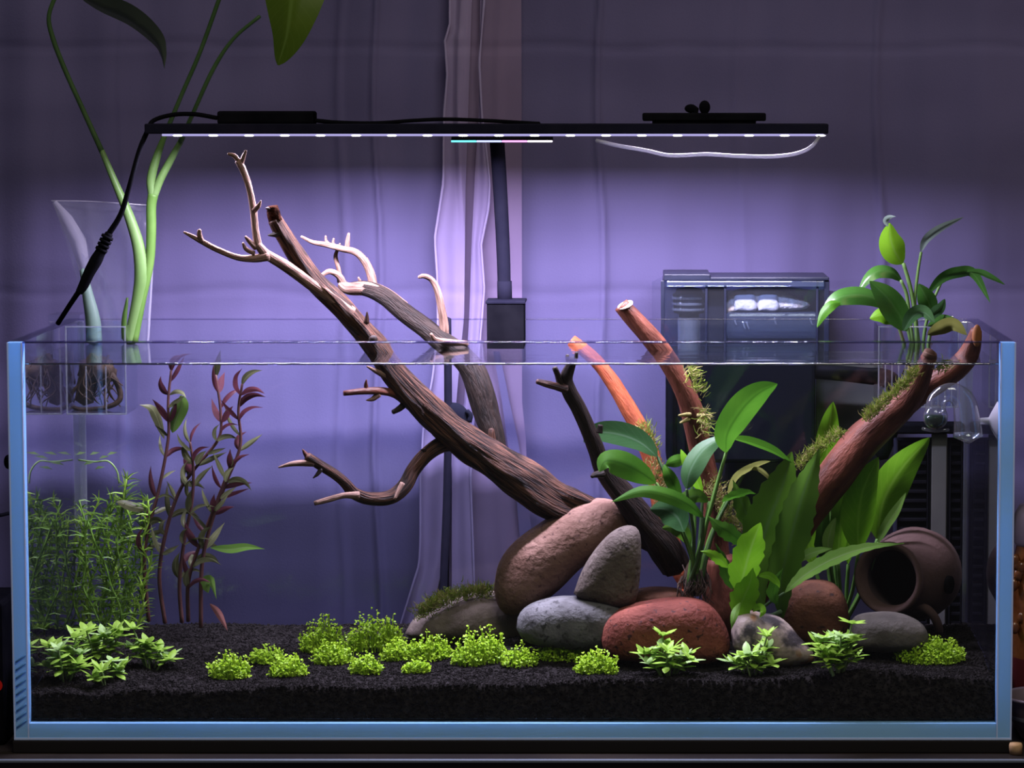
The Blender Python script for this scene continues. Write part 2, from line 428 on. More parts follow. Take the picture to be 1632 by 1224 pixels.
M['stem_fore'] = pbr('stem_foreground', (0.12, 0.19, 0.06), (0.17, 0.24, 0.09), scale=60, rough=0.5)
M['stem_dark'] = pbr('stem_dark_green', (0.020, 0.045, 0.014), (0.035, 0.07, 0.024), scale=30, rough=0.5)
M['moss'] = pbr('moss', (0.075, 0.120, 0.010), (0.170, 0.215, 0.028), scale=120, rough=0.8, transl=0.3)
M['moss_pale'] = pbr('moss_pale', (0.16, 0.14, 0.05), (0.26, 0.23, 0.09), scale=120, rough=0.8, transl=0.3)
M['root'] = pbr('roots', (0.008, 0.005, 0.003), (0.045, 0.025, 0.015), scale=90, rough=0.7, bump=0.4)
M['sponge'] = pbr('filter_floss', (0.70, 0.64, 0.62), (0.50, 0.36, 0.24), scale=60, rough=0.95, bump=0.8, bscale=200, ramp=(0.48, 0.75))
M['white'] = pbr('white_silicone', (0.36, 0.35, 0.40), rough=0.5, transl=0.4)
M['liquid'] = pbr('drop_checker_liquid', (0.004, 0.016, 0.008), rough=0.2)
M['glass_thin'] = clear('thin_blown_glass', (0.86, 0.88, 0.90), 0.07, 0.06, haze=0.035, hazecol=(0.55, 0.55, 0.6), power=2.6)
M['cable_white'] = pbr('cable_clear_white', (0.30, 0.30, 0.34), rough=0.4, transl=0.5)
M['grey_panel'] = pbr('grey_panel', (0.055, 0.055, 0.055), (0.07, 0.07, 0.068), scale=20, rough=0.8)
M['navy'] = pbr('dark_navy_plastic', (0.006, 0.0065, 0.012), (0.010, 0.011, 0.018), scale=8, rough=0.6, spec=0.0)
M['amber'] = pbr('amber_jar', (0.10, 0.028, 0.008), (0.20, 0.07, 0.02), scale=40, rough=0.2, transl=0.3, spec=0.7)
M['dark_red'] = pbr('dark_red_plastic', (0.05, 0.008, 0.008), (0.07, 0.012, 0.012), scale=12, rough=0.4)
M['cloud_plastic'] = pbr('cloudy_plastic', (0.16, 0.13, 0.16), (0.20, 0.16, 0.19), scale=20, rough=0.3, transl=0.4)
M['beige'] = pbr('beige_wood', (0.36, 0.22, 0.11), (0.44, 0.29, 0.16), scale=60, rough=0.7)
M['led'] = emission('led_white', (0.86, 0.84, 1.0), 7.0)
M['led_lens'] = emission('led_lens_glow', (0.55, 0.50, 0.95), 0.8)
for n_, c_ in (('cyan', (0.15, 0.75, 0.85)), ('blue', (0.45, 0.5, 1.0)), ('pink', (1.0, 0.35, 0.9)), ('white', (1, 0.9, 1.0))):
    M['rgb_' + n_] = emission('rgb_led_' + n_, c_, 1.8)
M['red_lamp'] = emission('red_indicator', (1.0, 0.03, 0.02), 0.12)

# ------------------------------------------------------------------ setting: wall, curtains, stand
TW, TH, TD, TG = 0.908, 0.3636, 0.300, 0.012        # tank outer width, height, depth, glass
WATER_Z = 0.3426
tag(MB().box((-1.6, 0.66, -0.75), (1.8, 0.70, 1.6)).build('wall_back', M['wall'], smooth=False), kind='structure')
tag(MB().box((-1.6, -1.2, -0.80), (1.8, 0.66, -0.75)).build('floor', M['wall'], smooth=False), kind='structure')

CY = 0.408
def tent(x, c, w): return max(0.0, 1 - abs(x - c) / w)
def curtain(name, x_edge_l, x_edge_r, Y0, mat, label, amp, seed, creases=(), hcreases=(75, 466), nx=340, nz=260, ytop=-260, ybot=1500, wave=0.0, thick=0.0008, hems=()):
    """sheet between two edge polylines given as [(y_px, x_px)], hanging at depth Y0"""
    v = []; f = []
    def xe(tab, y):
        return float(np.interp(y, [a[0] for a in tab], [a[1] for a in tab]))
    for i in range(nz + 1):
        y = lerp(ytop, ybot, i / nz)
        xl, xr = xe(x_edge_l, y), xe(x_edge_r, y)
        for j in range(nx + 1):
            x = lerp(xl, xr, j / nx)
            p = P(x, y, Y0)
            d = amp * noise.noise(Vector((x / 170.0 + seed, y / 900.0, seed)))
            d += amp * 0.5 * noise.noise(Vector((x / 60.0 + seed * 2, y / 700.0, seed + 5)))
            d += amp * 0.35 * noise.noise(Vector((x / 300.0, y / 90.0, seed + 9)))
            for (yc, xc, w, h) in creases:
                d += -h * tent(x + 6 * math.sin(y / 90.0), xc, w)
            for yc in hcreases:
                yy = y + 10 * noise.noise(Vector((x / 120.0, 0, seed + yc)))
                d += 0.0016 * tent(yy, yc, 10)
            if wave:
                d += wave * math.sin(j / nx * math.pi * 2)
            v.append((p.x, Y0 + d, p.z))
    for i in range(nz):
        for j in range(nx):
            a = i * (nx + 1) + j
            f.append((a, a + nx + 1, a + nx + 2, a + 1))
    o = MB().add(v, f).build(name, mat)
    tag(o, label, 'curtain')
    for side in hems:                      # stitched double edge
        pts = [Vector(v[i * (nx + 1) + (0 if side < 0 else nx)]) + Vector((0, -0.0012, 0)) for i in range(0, nz + 1, 2)]
        tube3(MB(), pts, [0.0013 + 0.0005 * noise.noise(Vector((k * 0.3, seed, 0))) for k in range(len(pts))], 6).build('stitched_edge', M['hem_edge'], o)
    return o
curtain('curtain', [(0, -700)], [(-300, 728), (0, 728), (300, 716), (500, 712), (640, 706), (800, 700), (900, 688), (1000, 660), (1500, 560)], CY, M['curtain'],
        'wide grey-violet curtain hanging behind the left half of the aquarium', 0.014, 1.3, [(0, 602, 7, 0.006), (0, 545, 10, 0.003), (0, 200, 9, 0.002)])
curtain('curtain', [(-300, 752), (0, 752), (1500, 752)], [(0, 2300)], CY + 0.012, M['curtain'],
        'wide grey-violet curtain hanging behind the filter and right half of the aquarium', 0.012, 7.7, [(0, 957, 8, 0.006), (0, 1402, 9, 0.004), (0, 1180, 14, 0.002)])
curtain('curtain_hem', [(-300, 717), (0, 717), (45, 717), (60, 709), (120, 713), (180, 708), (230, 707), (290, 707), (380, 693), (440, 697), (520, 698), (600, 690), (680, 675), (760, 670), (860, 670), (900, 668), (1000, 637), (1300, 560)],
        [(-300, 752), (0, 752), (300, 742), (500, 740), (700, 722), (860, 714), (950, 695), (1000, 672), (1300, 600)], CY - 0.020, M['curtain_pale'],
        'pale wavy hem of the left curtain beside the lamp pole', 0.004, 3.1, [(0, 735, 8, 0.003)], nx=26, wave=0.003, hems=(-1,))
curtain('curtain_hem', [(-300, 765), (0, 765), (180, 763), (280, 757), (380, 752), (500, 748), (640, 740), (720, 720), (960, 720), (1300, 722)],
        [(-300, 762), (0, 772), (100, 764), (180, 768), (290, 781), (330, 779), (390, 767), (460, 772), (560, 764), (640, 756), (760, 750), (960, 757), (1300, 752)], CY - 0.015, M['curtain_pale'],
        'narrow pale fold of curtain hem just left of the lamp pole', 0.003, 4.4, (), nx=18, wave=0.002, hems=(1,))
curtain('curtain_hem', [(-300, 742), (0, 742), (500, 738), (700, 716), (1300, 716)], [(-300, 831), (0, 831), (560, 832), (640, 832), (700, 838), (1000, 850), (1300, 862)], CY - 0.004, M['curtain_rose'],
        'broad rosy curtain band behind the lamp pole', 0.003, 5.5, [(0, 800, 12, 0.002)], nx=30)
curtain('curtain_hem', [(560, 786), (640, 800), (700, 808), (780, 822), (1000, 840), (1300, 850)], [(560, 796), (640, 812), (700, 825), (780, 838), (1000, 868), (1300, 885)], CY - 0.010, M['curtain'],
        'slanting grey curtain fold behind the thick submerged branch', 0.002, 6.5, (), nx=10, ytop=560)

stand = thing('aquarium_stand', 'black wooden stand under the aquarium with dark brown front', 'stand', (0, 0.1, -0.75))
ZM = P(816, 1200, -0.002).z
ZT = P(816, 1204, -0.03).z
rbox('top_board', (-0.95, -0.030, ZM - 0.028), (1.05, 0.46, ZM), M['stand'], stand, 0.003)
rbox('edge_highlight', (-0.95, -0.034, ZM - 0.0022), (1.05, -0.028, ZM + 0.0003), M['stand_highlight'], stand, 0.0006)  # strip modelled for the highlight on the front edge
rbox('front_panel', (-0.93, -0.020, -0.75), (1.03, -0.004, ZM - 0.026), M['stand_brown'], stand, 0.002)
rbox('side_panel', (-0.93, -0.004, -0.75), (-0.91, 0.45, ZM - 0.028), M['stand'], stand, 0.002)
rbox('side_panel', (1.01, -0.004, -0.75), (1.03, 0.45, ZM - 0.028), M['stand'], stand, 0.002)
mato = rbox('leveling_mat', (-TW / 2 - 0.001, -0.003, ZM), (TW / 2 + 0.001, TD + 0.002, 0.0), M['mat'], None, 0.001)
tag(mato, 'thin black foam mat squeezed under the glass aquarium', 'mat')

# ------------------------------------------------------------------ aquarium
tank = thing('aquarium', 'rimless glass aquarium with light blue edges', 'aquarium', (0, TD / 2, 0))
def pane(name, a, b, mat=None): return MB().box(a, b).build(name, mat or M['glass'], tank, smooth=False)
hx = TW / 2
pane('front_pane', (-hx + 0.014, 0, 0.015), (hx - 0.014, TG, TH - 0.0012))
pane('back_pane', (-hx + TG, TD - TG, 0.015), (hx - TG, TD, TH - 0.001))
pane('side_pane', (-hx, TG, 0), (-hx + TG, TD, TH - 0.001))
pane('side_pane', (hx - TG, TG, 0), (hx, TD, TH - 0.001))
rbox('bottom_pane', (-hx + TG, 0.008, 0), (hx - TG, TD, 0.0145), M['glass_blue'], tank, 0.0005)
es = 0.0140
for sx in (-1, 1):
    a, b = sx * hx, sx * (hx - es)
    rbox('glass_edge', (a, 0, 0), (b, TG, TH - 0.0005), M['glass_blue'], tank, 0.0006)
    for xx in (a, b):
        rbox('chamfer_highlight', (xx - sx * 0.0000, -0.0004, 0.0), (xx - sx * 0.0016 if xx == a else xx + sx * 0.0014, 0.0018, TH - 0.0005), M['glass_blue_line'], tank, 0.0003)  # thin pale strips modelled for the bevel highlights
rbox('glass_edge', (-hx + es, 0, 0), (hx - es, 0.008, 0.0155), M['glass_blue'], tank, 0.0005)
rbox('chamfer_highlight', (-hx, -0.0006, 0), (hx, 0.001, 0.0022), M['glass_blue_line'], tank, 0.0003)
# diagonal grip marks in the silicone of the lower left edge
for k in range(9):
    z0 = 0.012 + k * 0.0075
    a = Vector((-hx + 0.003, -0.0008, z0)); b = Vector((-hx + 0.0115, -0.0008, z0 + 0.0065))
    tube3(MB(), [a, b], [0.0009, 0.0009], 6).build('silicone_mark', pbr('silicone_blue', (0.07, 0.20, 0.45), rough=0.3) if k == 0 else bpy.data.materials['silicone_blue'], tank)
rbox('rim', (-hx + es, 0, TH - 0.0012), (hx - es, TG, TH), M['glass_rim'], tank, 0.0003)
rbox('rim', (-hx + TG, TD - TG, TH - 0.001), (hx - TG, TD, TH), M['glass_rim_back'], tank, 0.0002)
for sx in (-1, 1):
    rbox('rim', (sx * hx, TG, TH - 0.001), (sx * (hx - TG), TD, TH), M['glass_rim_back'], tank, 0.0002)
for sx in (-1, 1):   # pale silicone in the rear corners
    x = sx * (hx - TG - 0.003)
    rbox('silicone_seam', (x - 0.0035, TD - TG - 0.004, 0.03), (x + 0.0035, TD - TG - 0.0005, TH - 0.002), M['acrylic_edge'], tank, 0.001)

# soil
FRONT = [(40, 1105), (100, 1102), (150, 1110), (210, 1098), (280, 1102), (370, 1100), (450, 1092), (500, 1092), (600, 1097), (700, 1090), (850, 1091), (930, 1083), (1050, 1083), (1100, 1082), (1150, 1087), (1300, 1076), (1430, 1070), (1470, 1078), (1540, 1080), (1590, 1086)]
FX = [P(a, b, TG).x for a, b in FRONT]; FZ = [P(a, b, TG).z for a, b in FRONT]
def zsoil(X, Y):
    zf = float(np.interp(X, FX, FZ))
    t = sm(0.015, 0.12, Y)
    zb = 0.0500 + 0.003 * noise.noise(Vector((X * 9, Y * 9, 3))) + 0.0075 * sm(0.1, 0.28, Y) + 0.010 * sm(0.05, 0.13, Y) * sm(0.32, 0.18, Y) * sm(-0.12, 0.0, X)
    return lerp(zf, zb, t) + 0.0012 * noise.noise(Vector((X * 60, Y * 60, 0)))
def on_soil(x, y):
    lo, hi = TG + 0.002, TD - TG - 0.002
    for _ in range(30):
        m = (lo + hi) / 2; p = P(x, y, m)
        if p.z > zsoil(p.x, m): lo = m
        else: hi = m
    p = P(x, y, (lo + hi) / 2)
    return Vector((p.x, p.y, zsoil(p.x, p.y)))
soil = thing('aquarium_soil', 'black granular soil covering the aquarium floor', 'soil', (0, TD / 2, 0.0155), kind='stuff')
nx, ny = 220, 70
v = []; f = []
xa, xb = -hx + TG + 0.0006, hx - TG - 0.0006
ya, yb = TG + 0.0022, TD - TG - 0.0006
for j in range(ny + 1):
    for i in range(nx + 1):
        X, Y = lerp(xa, xb, i / nx), lerp(ya, yb, j / ny)
        v.append((X, Y, zsoil(X, Y) - 0.0008))
for j in range(ny):
    for i in range(nx):
        a = j * (nx + 1) + i; f.append((a, a + 1, a + nx + 2, a + nx + 1))
base = len(v)
for i in range(nx + 1):
    X = lerp(xa, xb, i / nx); v.append((X, ya, 0.0156))
for i in range(nx): f.append((base + i, base + i + 1, i + 1, i))
tag(MB().add(v, f).build('soil_bed', M['soil'], soil), kind='stuff')
# separate grains, many small octahedra
rng = np.random.default_rng(5)
def grains(n, front):
    cs = []
    if front:
        X = rng.uniform(xa, xb, n); u = rng.uniform(0, 1, n)
        Z = np.array([lerp(0.0165, zsoil(x, ya) - 0.0005, k) for x, k in zip(X, u)]); Y = np.full(n, ya + 0.0002) + rng.uniform(-0.0006, 0.0006, n)
    else:
        X = rng.uniform(xa, xb, n); Y = ya + (yb - ya) * rng.uniform(0, 1, n) ** 1.15
        Z = np.array([zsoil(x, y) - 0.0004 for x, y in zip(X, Y)])
    r = rng.uniform(0.0007, 0.0014, n) * (1.0 if not front else 1.35)
    octv = np.array([(1, 0, 0), (0, 1, 0), (-1, 0, 0), (0, -1, 0), (0, 0, 1), (0, 0, -1)], float)
    octf = np.array([(0, 1, 4), (1, 2, 4), (2, 3, 4), (3, 0, 4), (1, 0, 5), (2, 1, 5), (3, 2, 5), (0, 3, 5)])
    jit = 1 + rng.uniform(-0.3, 0.3, (n, 6, 1))
    ang = rng.uniform(0, math.pi, n); tl = rng.uniform(-0.7, 0.7, n)
    c, s = np.cos(ang), np.sin(ang); ct, st = np.cos(tl), np.sin(tl)
    vv = octv[None] * jit * r[:, None, None]
    x, y, z = vv[..., 0], vv[..., 1], vv[..., 2]
    y, z = y * ct[:, None] - z * st[:, None], y * st[:, None] + z * ct[:, None]
    x, y = x * c[:, None] - y * s[:, None], x * s[:, None] + y * c[:, None]
    vv = np.stack([x + X[:, None], y + Y[:, None], z + Z[:, None]], -1).reshape(-1, 3)
    ff = (octf[None] + (np.arange(n) * 6)[:, None, None]).reshape(-1, 3)
    return vv, ff
for nm, n, fr in (('soil_grains', 30000, False), ('soil_grains', 9000, True)):
    vv, ff = grains(n, fr)
    me = bpy.data.meshes.new(nm); vv = vv - np.array(wo(soil))
    me.from_pydata(vv.tolist(), [], ff.tolist()); me.materials.append(M['soil'])
    o = bpy.data.objects.new(nm, me); COL.objects.link(o); o.parent = soil; o['kind'] = 'stuff'

# water: top sheet with ripples, sides and back with total reflection at grazing angles
wm = MB()
wx0, wx1, wy0, wy1 = -hx + TG + 0.0003, hx - TG - 0.0003, TG + 0.0004, TD - TG - 0.0003
nxw, nyw = 160, 60
vv = []; ff = []
for j in range(nyw + 1):
    for i in range(nxw + 1):
        X, Y = lerp(wx0, wx1, i / nxw), lerp(wy0, wy1, j / nyw)
        rip = 0.00022 * noise.noise(Vector((X * 20, Y * 60, 1))) * sm(-0.1, 0.2, X) + 0.00008 * noise.noise(Vector((X * 30, Y * 70, 7)))
        vv.append((X, Y, WATER_Z + rip))
for j in range(nyw):
    for i in range(nxw):
        a = j * (nxw + 1) + i; ff.append((a, a + 1, a + nxw + 2, a + nxw + 1))
wm.add(vv, ff, None, 0)
def quad(mb, a, b, c, d, mi): mb.add([a, b, c, d], [(0, 1, 2, 3)], None, mi)
zb = 0.016
quad(wm, (wx0, wy0, zb), (wx0, wy0, WATER_Z), (wx0, wy1, WATER_Z), (wx0, wy1, zb), 1)
quad(wm, (wx1, wy0, zb), (wx1, wy1, zb), (wx1, wy1, WATER_Z), (wx1, wy0, WATER_Z), 1)
quad(wm, (wx0, wy1, zb), (wx0, wy1, WATER_Z), (wx1, wy1, WATER_Z), (wx1, wy1, zb), 1)
wat = wm.build('water', [M['water_top'], M['water_side']], origin=(0, TD / 2, zb))
tag(wat, 'clear still water filling the aquarium almost to the rim', 'water', kind='stuff')
# meniscus creeping up the front pane
mm = MB()
pts = [Vector((lerp(wx0, wx1, i / 160), TG + 0.0006, WATER_Z + 0.0003 * noise.noise(Vector((i * 0.6, 0, 0))))) for i in range(161)]
tube3(mm, pts, [0.0009 + 0.0003 * noise.noise(Vector((i * 0.4, 3, 0))) for i in range(161)], 8)
tag(mm.build('meniscus', M['meniscus'], wat), kind='stuff')

# ------------------------------------------------------------------ lamp
LY = 0.14
zl0 = P(800, 213, LY).z; zl1 = P(800, 197, LY).z
xl0, xl1 = P(236, 205, LY).x, P(1318, 205, LY).x
lamp = thing('aquarium_lamp', 'long black LED bar lamp on a pole above the aquarium', 'lamp', (P(805, 540, 0.31).x, 0.31, P(805, 545, 0.31).z))
rbox('lamp_bar', (xl0, LY - 0.022, zl0), (xl1, LY + 0.022, zl1), M['black_metal'], lamp, 0.0012)
rbox('lamp_lens', (P(262, 216, LY).x, LY - 0.016, zl0 - 0.0022), (xl1 - 0.004, LY + 0.016, zl0), M['led_lens'], lamp, 0.0006)
proto = None
for k in range(19):
    x = P(287 + 56.6 * k, 216, LY).x
    if proto is None:
        mb = MB(); ellipsoid(mb, (x, LY - 0.0155, zl0 - 0.0016), 0.0050, 0.002, 0.0009, 10, 6)
        proto = mb.build('led', M['led'], lamp)
        x00 = x
    else:
        c = proto.copy(); COL.objects.link(c); c.parent = lamp; c.location = (x - x00, 0, 0)
lt = area('lamp_light', ((xl0 + xl1) / 2, LY, zl0 - 0.0045), (0, 0, 0), (xl1 - xl0) * 0.96, 0.02, LED_POWER, LED_COLOR)
lt.data.spread = math.radians(167)
# small colour strip under the bar
a = P(719, 224, LY - 0.03); b = P(881, 224, LY - 0.03)
rbox('colour_strip', (a.x, LY - 0.030, a.z - 0.0004), (b.x, LY - 0.020, a.z + 0.0035), M['black'], lamp, 0.0005)
for k, nm in enumerate(('cyan', 'blue', 'pink', 'white')):
    w = (b.x - a.x) / 4
    rbox('colour_led', (a.x + w * k, LY - 0.0306, a.z - 0.0016), (a.x + w * (k + 1) - 0.0004, LY - 0.022, a.z + 0.0002), M['rgb_' + nm], lamp, 0.0003)
# controller, driver plate, wing nuts
pxbox('controller_box', 346, 177, 500, 198, LY - 0.015, LY + 0.015, M['black'], lamp, 0.002)
dp = pxbox('mount_plate', 1024, 180, 1221, 193, LY - 0.015, LY + 0.02, M['black'], lamp, 0.0015)
pxbox('mount_foot', 1040, 191, 1205, 200, LY - 0.013, LY + 0.018, M['black'], lamp, 0.001)
for (x, y, rx, rz) in ((1123, 171, 9, 11), (1101, 173, 10, 7)):
    c = P(x, y, LY); s = S(LY)
    mb = MB(); ellipsoid(mb, c, rx * s, 4 * s, rz * s, 12, 8); mb.build('wing_nut', M['black'], lamp)
tube([(1108, 183, 8, LY), (1110, 172, 8, LY)], 8, mb=None).build('bolt', M['black'], lamp)
# pole and clamp
PY = 0.312
tube([(792, 222, 24, PY), (797, 300, 23, PY), (802, 400, 22, PY), (804, 482, 21, PY)], 14, 4).build('pole', M['black_metal'], lamp)
tube([(804, 448, 24, PY), (804.5, 484, 24, PY)], 14, 2, cut=True).build('pole_sleeve', M['black_metal'], lamp)
a = P(792, 222, PY)
rbox('arm', (a.x - 0.008, LY, zl0 + 0.001), (a.x + 0.008, PY + 0.008, zl1 - 0.001), M['black_metal'], lamp, 0.001)
pxbox('clamp', 776, 483, 835, 556, TD - 0.022, TD + 0.025, M['black'], lamp, 0.001)
pxbox('clamp_lid', 774, 480, 837, 484.5, TD - 0.023, TD + 0.026, M['black_metal'], lamp, 0.0006)
# cables
tube([(500, 192, 7, LY), (540, 195, 6, LY), (600, 196, 6, LY), (660, 192, 6, LY), (710, 190, 6, LY), (770, 192, 6, LY), (860, 197, 6, LY)], 8, 5).build('cable', M['black'], lamp)
tube([(950, 224, 6, LY - 0.024), (985, 232, 6, LY - 0.026), (1030, 240, 6, LY - 0.028), (1070, 248, 6, LY - 0.028), (1125, 246, 6, LY - 0.028), (1180, 249, 6, LY - 0.028), (1240, 249, 6, LY - 0.028), (1275, 243, 6, LY - 0.028), (1295, 232, 6, LY - 0.026), (1306, 218, 6, LY - 0.02)], 8, 5).build('hanging_cable', M['cable_white'], lamp)
tube([(346, 188, 7, LY), (310, 182, 7, LY), (275, 183, 7, LY), (245, 192, 7, LY), (236, 207, 8, LY - 0.01), (222, 240, 8, LY - 0.02), (208, 290, 8, LY - 0.03), (193, 340, 9, LY - 0.03), (172, 375, 10, LY - 0.03)], 8, 5).build('power_cord', M['black'], lamp)
tube([(174, 372, 13, LY - 0.03), (168, 385, 15, LY - 0.03), (160, 402, 17, LY - 0.03), (153, 415, 20, LY - 0.03), (142, 435, 18, LY - 0.03), (133, 455, 16, LY - 0.03), (126, 466, 12, LY - 0.03)], 12, 4).build('cord_connector', M['black'], lamp)
for t in (0.0, 0.18, 0.36, 0.55):
    x, y = lerp(172, 155, t), lerp(376, 412, t)
    tube([(x, y, 20, LY - 0.03), (x - 2, y + 4, 20, LY - 0.03)], 12, 2, cut=True).build('strain_relief_ring', M['black'], lamp)
tube([(126, 464, 9, LY - 0.03), (110, 488, 8, LY - 0.02), (92, 516, 8, 0.13)], 8, 4).build('power_cord', M['black'], lamp)

# ------------------------------------------------------------------ driftwood
def branch(name, path, mat, parent, seg=14, n=6, rough=0.16, seed=1, cut=False, freq=4.0):
    return tube(path, seg, n, rough, seed, cut=cut, freq=freq).build(name, mat, parent)
def withY(path, y0, y1):
    n = len(path)
    return [(a, b, w, lerp(y0, y1, i / max(1, n - 1))) for i, (a, b, w) in enumerate(path)]

dw = thing('driftwood', 'large forked brown driftwood branch rising from the rocks to the upper left', 'driftwood', P(985, 860, 0.17))
tr = branch('trunk', withY([(1040, 862, 40), (1000, 838, 46), (940, 818, 52), (890, 800, 63), (840, 768, 63), (790, 736, 56), (740, 702, 50), (700, 670, 46), (662, 632, 42), (625, 592, 37), (600, 556, 36), (572, 522, 33), (538, 484, 32), (500, 446, 30), (468, 402, 28), (450, 372, 25), (438, 350, 20)], 0.175, 0.125), M['wood'], dw, 26, 8, 0.32, 1, freq=5)
branch('broken_tip', withY([(440, 354, 20), (436, 340, 21), (434, 328, 17)], 0.126, 0.125), M['wood_char'], tr, 10, 4, 0.4, 3, cut=True)
branch('twig', withY([(440, 342, 9), (430, 333, 7), (424, 332, 3)], 0.124, 0.12), M['wood_dark'], tr, 8, 3, 0.2, 4)
branch('twig', withY([(448, 372, 12), (437, 374, 8), (427, 375, 2)], 0.125, 0.12), M['wood_dark'], tr, 8, 3, 0.2, 5)
branch('twig', withY([(580, 535, 16), (566, 527, 10), (558, 519, 2)], 0.138, 0.13), M['wood_dark'], tr, 8, 3, 0.2, 6)
branch('twig', withY([(548, 500, 14), (543, 497, 8), (539, 492, 2)], 0.135, 0.13), M['wood'], tr, 8, 3, 0.2, 7)
branch('twig', withY([(584, 515, 10), (585, 505, 6), (585, 497, 2)], 0.132, 0.13), M['wood'], tr, 8, 3, 0.2, 8)
c_ = P(595, 541, 0.117)
mb = MB(); ellipsoid(mb, c_, 0.0042, 0.004, 0.0042, 12, 8, 0.2, 4); mb.build('knot', M['wood_dark'], tr)
b2 = branch('branch', withY([(560, 500, 24), (520, 470, 22), (485, 445, 20), (450, 421, 18), (424, 405, 16), (411, 390, 13)], 0.138, 0.11), M['wood_pale'], dw, 14, 6, 0.14, 11)
branch('twig', withY([(412, 395, 13), (407, 365, 11), (404, 335, 11), (397, 300, 10), (388, 273, 11), (380, 256, 12)], 0.112, 0.105), M['wood_pale'], b2, 12, 5, 0.16, 12)
branch('twig', withY([(383, 262, 8), (374, 249, 8), (363, 245, 4)], 0.106, 0.10), M['wood_pale'], b2, 8, 4, 0.3, 13)
branch('twig', withY([(384, 262, 8), (388, 250, 7), (392, 240, 4)], 0.106, 0.10), M['wood_pale'], b2, 8, 4, 0.3, 14)
branch('twig', withY([(405, 335, 9), (412, 328, 7), (416, 320, 2)], 0.107, 0.10), M['wood_pale'], b2, 8, 4, 0.2, 15)
branch('twig', withY([(408, 396, 9), (397, 384, 8), (391, 377, 4)], 0.11, 0.105), M['wood_pale'], b2, 8, 4, 0.2, 16)
branch('twig', withY([(405, 404, 8), (392, 397, 7), (387, 387, 4)], 0.11, 0.105), M['wood_pale'], b2, 8, 4, 0.2, 17)
branch('twig', withY([(428, 408, 15), (405, 412, 12), (378, 410, 10), (345, 397, 9), (322, 385, 9), (305, 376, 7), (293, 370, 4)], 0.114, 0.10), M['wood_pale'], b2, 10, 5, 0.2, 18)
branch('twig', withY([(322, 385, 8), (318, 375, 8), (318, 366, 5)], 0.103, 0.10), M['wood_pale'], b2, 8, 4, 0.3, 19)
# low branch reaching left under water
b3 = branch('branch', withY([(735, 706, 26), (706, 708, 26), (680, 724, 24), (660, 748, 23), (645, 775, 24), (622, 793, 24), (590, 795, 22), (565, 786, 20), (550, 770, 18), (532, 755, 17), (508, 740, 16), (490, 728, 14)], 0.165, 0.10), M['wood'], dw, 14, 6, 0.18, 21)
branch('twig', withY([(494, 733, 10), (487, 724, 8), (482, 716, 2)], 0.102, 0.10), M['wood_red'], b3, 8, 4, 0.2, 22)
branch('twig', withY([(500, 738, 10), (480, 738, 9), (462, 740, 7), (444, 745, 3)], 0.102, 0.09), M['wood_pale'], b3, 8, 5, 0.25, 23)
branch('twig', withY([(572, 790, 14), (548, 790, 10), (525, 796, 10), (501, 802, 8)], 0.115, 0.10), M['wood_pale'], b3, 10, 5, 0.2, 24, cut=True)
branch('twig', withY([(642, 770, 9), (635, 783, 8), (629, 796, 5)], 0.13, 0.122), M['wood_pale'], b3, 8, 4, 0.2, 25, cut=True)
branch('twig', withY([(512, 748, 8), (506, 756, 6), (499, 762, 2)], 0.104, 0.10), M['wood_dark'], b3, 8, 4, 0.2, 26)
branch('twig', withY([(682, 722, 7), (676, 718, 5), (671, 717, 2)], 0.15, 0.145), M['wood_dark'], b3, 8, 4, 0.2, 27)
b4 = branch('branch', withY([(655, 648, 16), (632, 630, 14), (610, 624, 13), (582, 624, 11), (548, 627, 9)], 0.155, 0.12), M['wood_red'], dw, 12, 5, 0.2, 31, cut=True)
branch('twig', withY([(584, 622, 7), (583, 613, 6), (584, 605, 2)], 0.13, 0.128), M['wood_red'], b4, 8, 4, 0.2, 32)
branch('twig', withY([(604, 628, 10), (594, 636, 7), (584, 638, 2)], 0.135, 0.13), M['wood_pale'], b4, 8, 4, 0.2, 33)
branch('twig', withY([(648, 640, 12), (638, 650, 11), (626, 657, 8)], 0.152, 0.142), M['wood_dark'], b4, 8, 4, 0.2, 34, cut=True)
branch('twig', withY([(620, 603, 10), (600, 592, 8), (585, 584, 3)], 0.142, 0.13), M['wood_pale'], b4, 8, 4, 0.2, 35)
# rear limb
b5 = branch('branch', withY([(796, 742, 28), (788, 700, 34), (776, 660, 38), (766, 620, 42), (752, 588, 42), (728, 562, 38), (700, 540, 34), (672, 518, 32), (640, 494, 30), (612, 472, 27), (582, 460, 23), (556, 460, 18)], 0.18, 0.235), M['wood_dark'], dw, 16, 6, 0.18, 41)
branch('limb_crown', withY([(640, 494, 31), (612, 472, 28), (584, 460, 25), (556, 460, 20), (543, 452, 15)], 0.2245, 0.236), M['wood_pale'], b5, 14, 6, 0.12, 42)
branch('twig', withY([(548, 455, 13), (540, 440, 11), (525, 433, 9), (511, 440, 6)], 0.236, 0.225), M['wood_pale'], b5, 10, 5, 0.2, 43)
branch('twig', withY([(542, 450, 9), (540, 430, 7), (535, 410, 7), (538, 398, 5), (542, 388, 3)], 0.236, 0.23), M['wood_pale'], b5, 8, 5, 0.2, 44)
branch('twig', withY([(596, 462, 15), (590, 435, 13), (580, 415, 12), (566, 402, 11), (545, 397, 10), (520, 390, 9), (498, 386, 7), (480, 377, 4)], 0.234, 0.22), M['wood_pale'], b5, 10, 5, 0.2, 45)
branch('twig', withY([(553, 398, 8), (554, 384, 7), (556, 372, 4)], 0.228, 0.226), M['wood_pale'], b5, 8, 4, 0.2, 46)
branch('twig', withY([(526, 392, 7), (520, 384, 5), (519, 376, 3)], 0.226, 0.224), M['wood_pale'], b5, 8, 4, 0.2, 47)
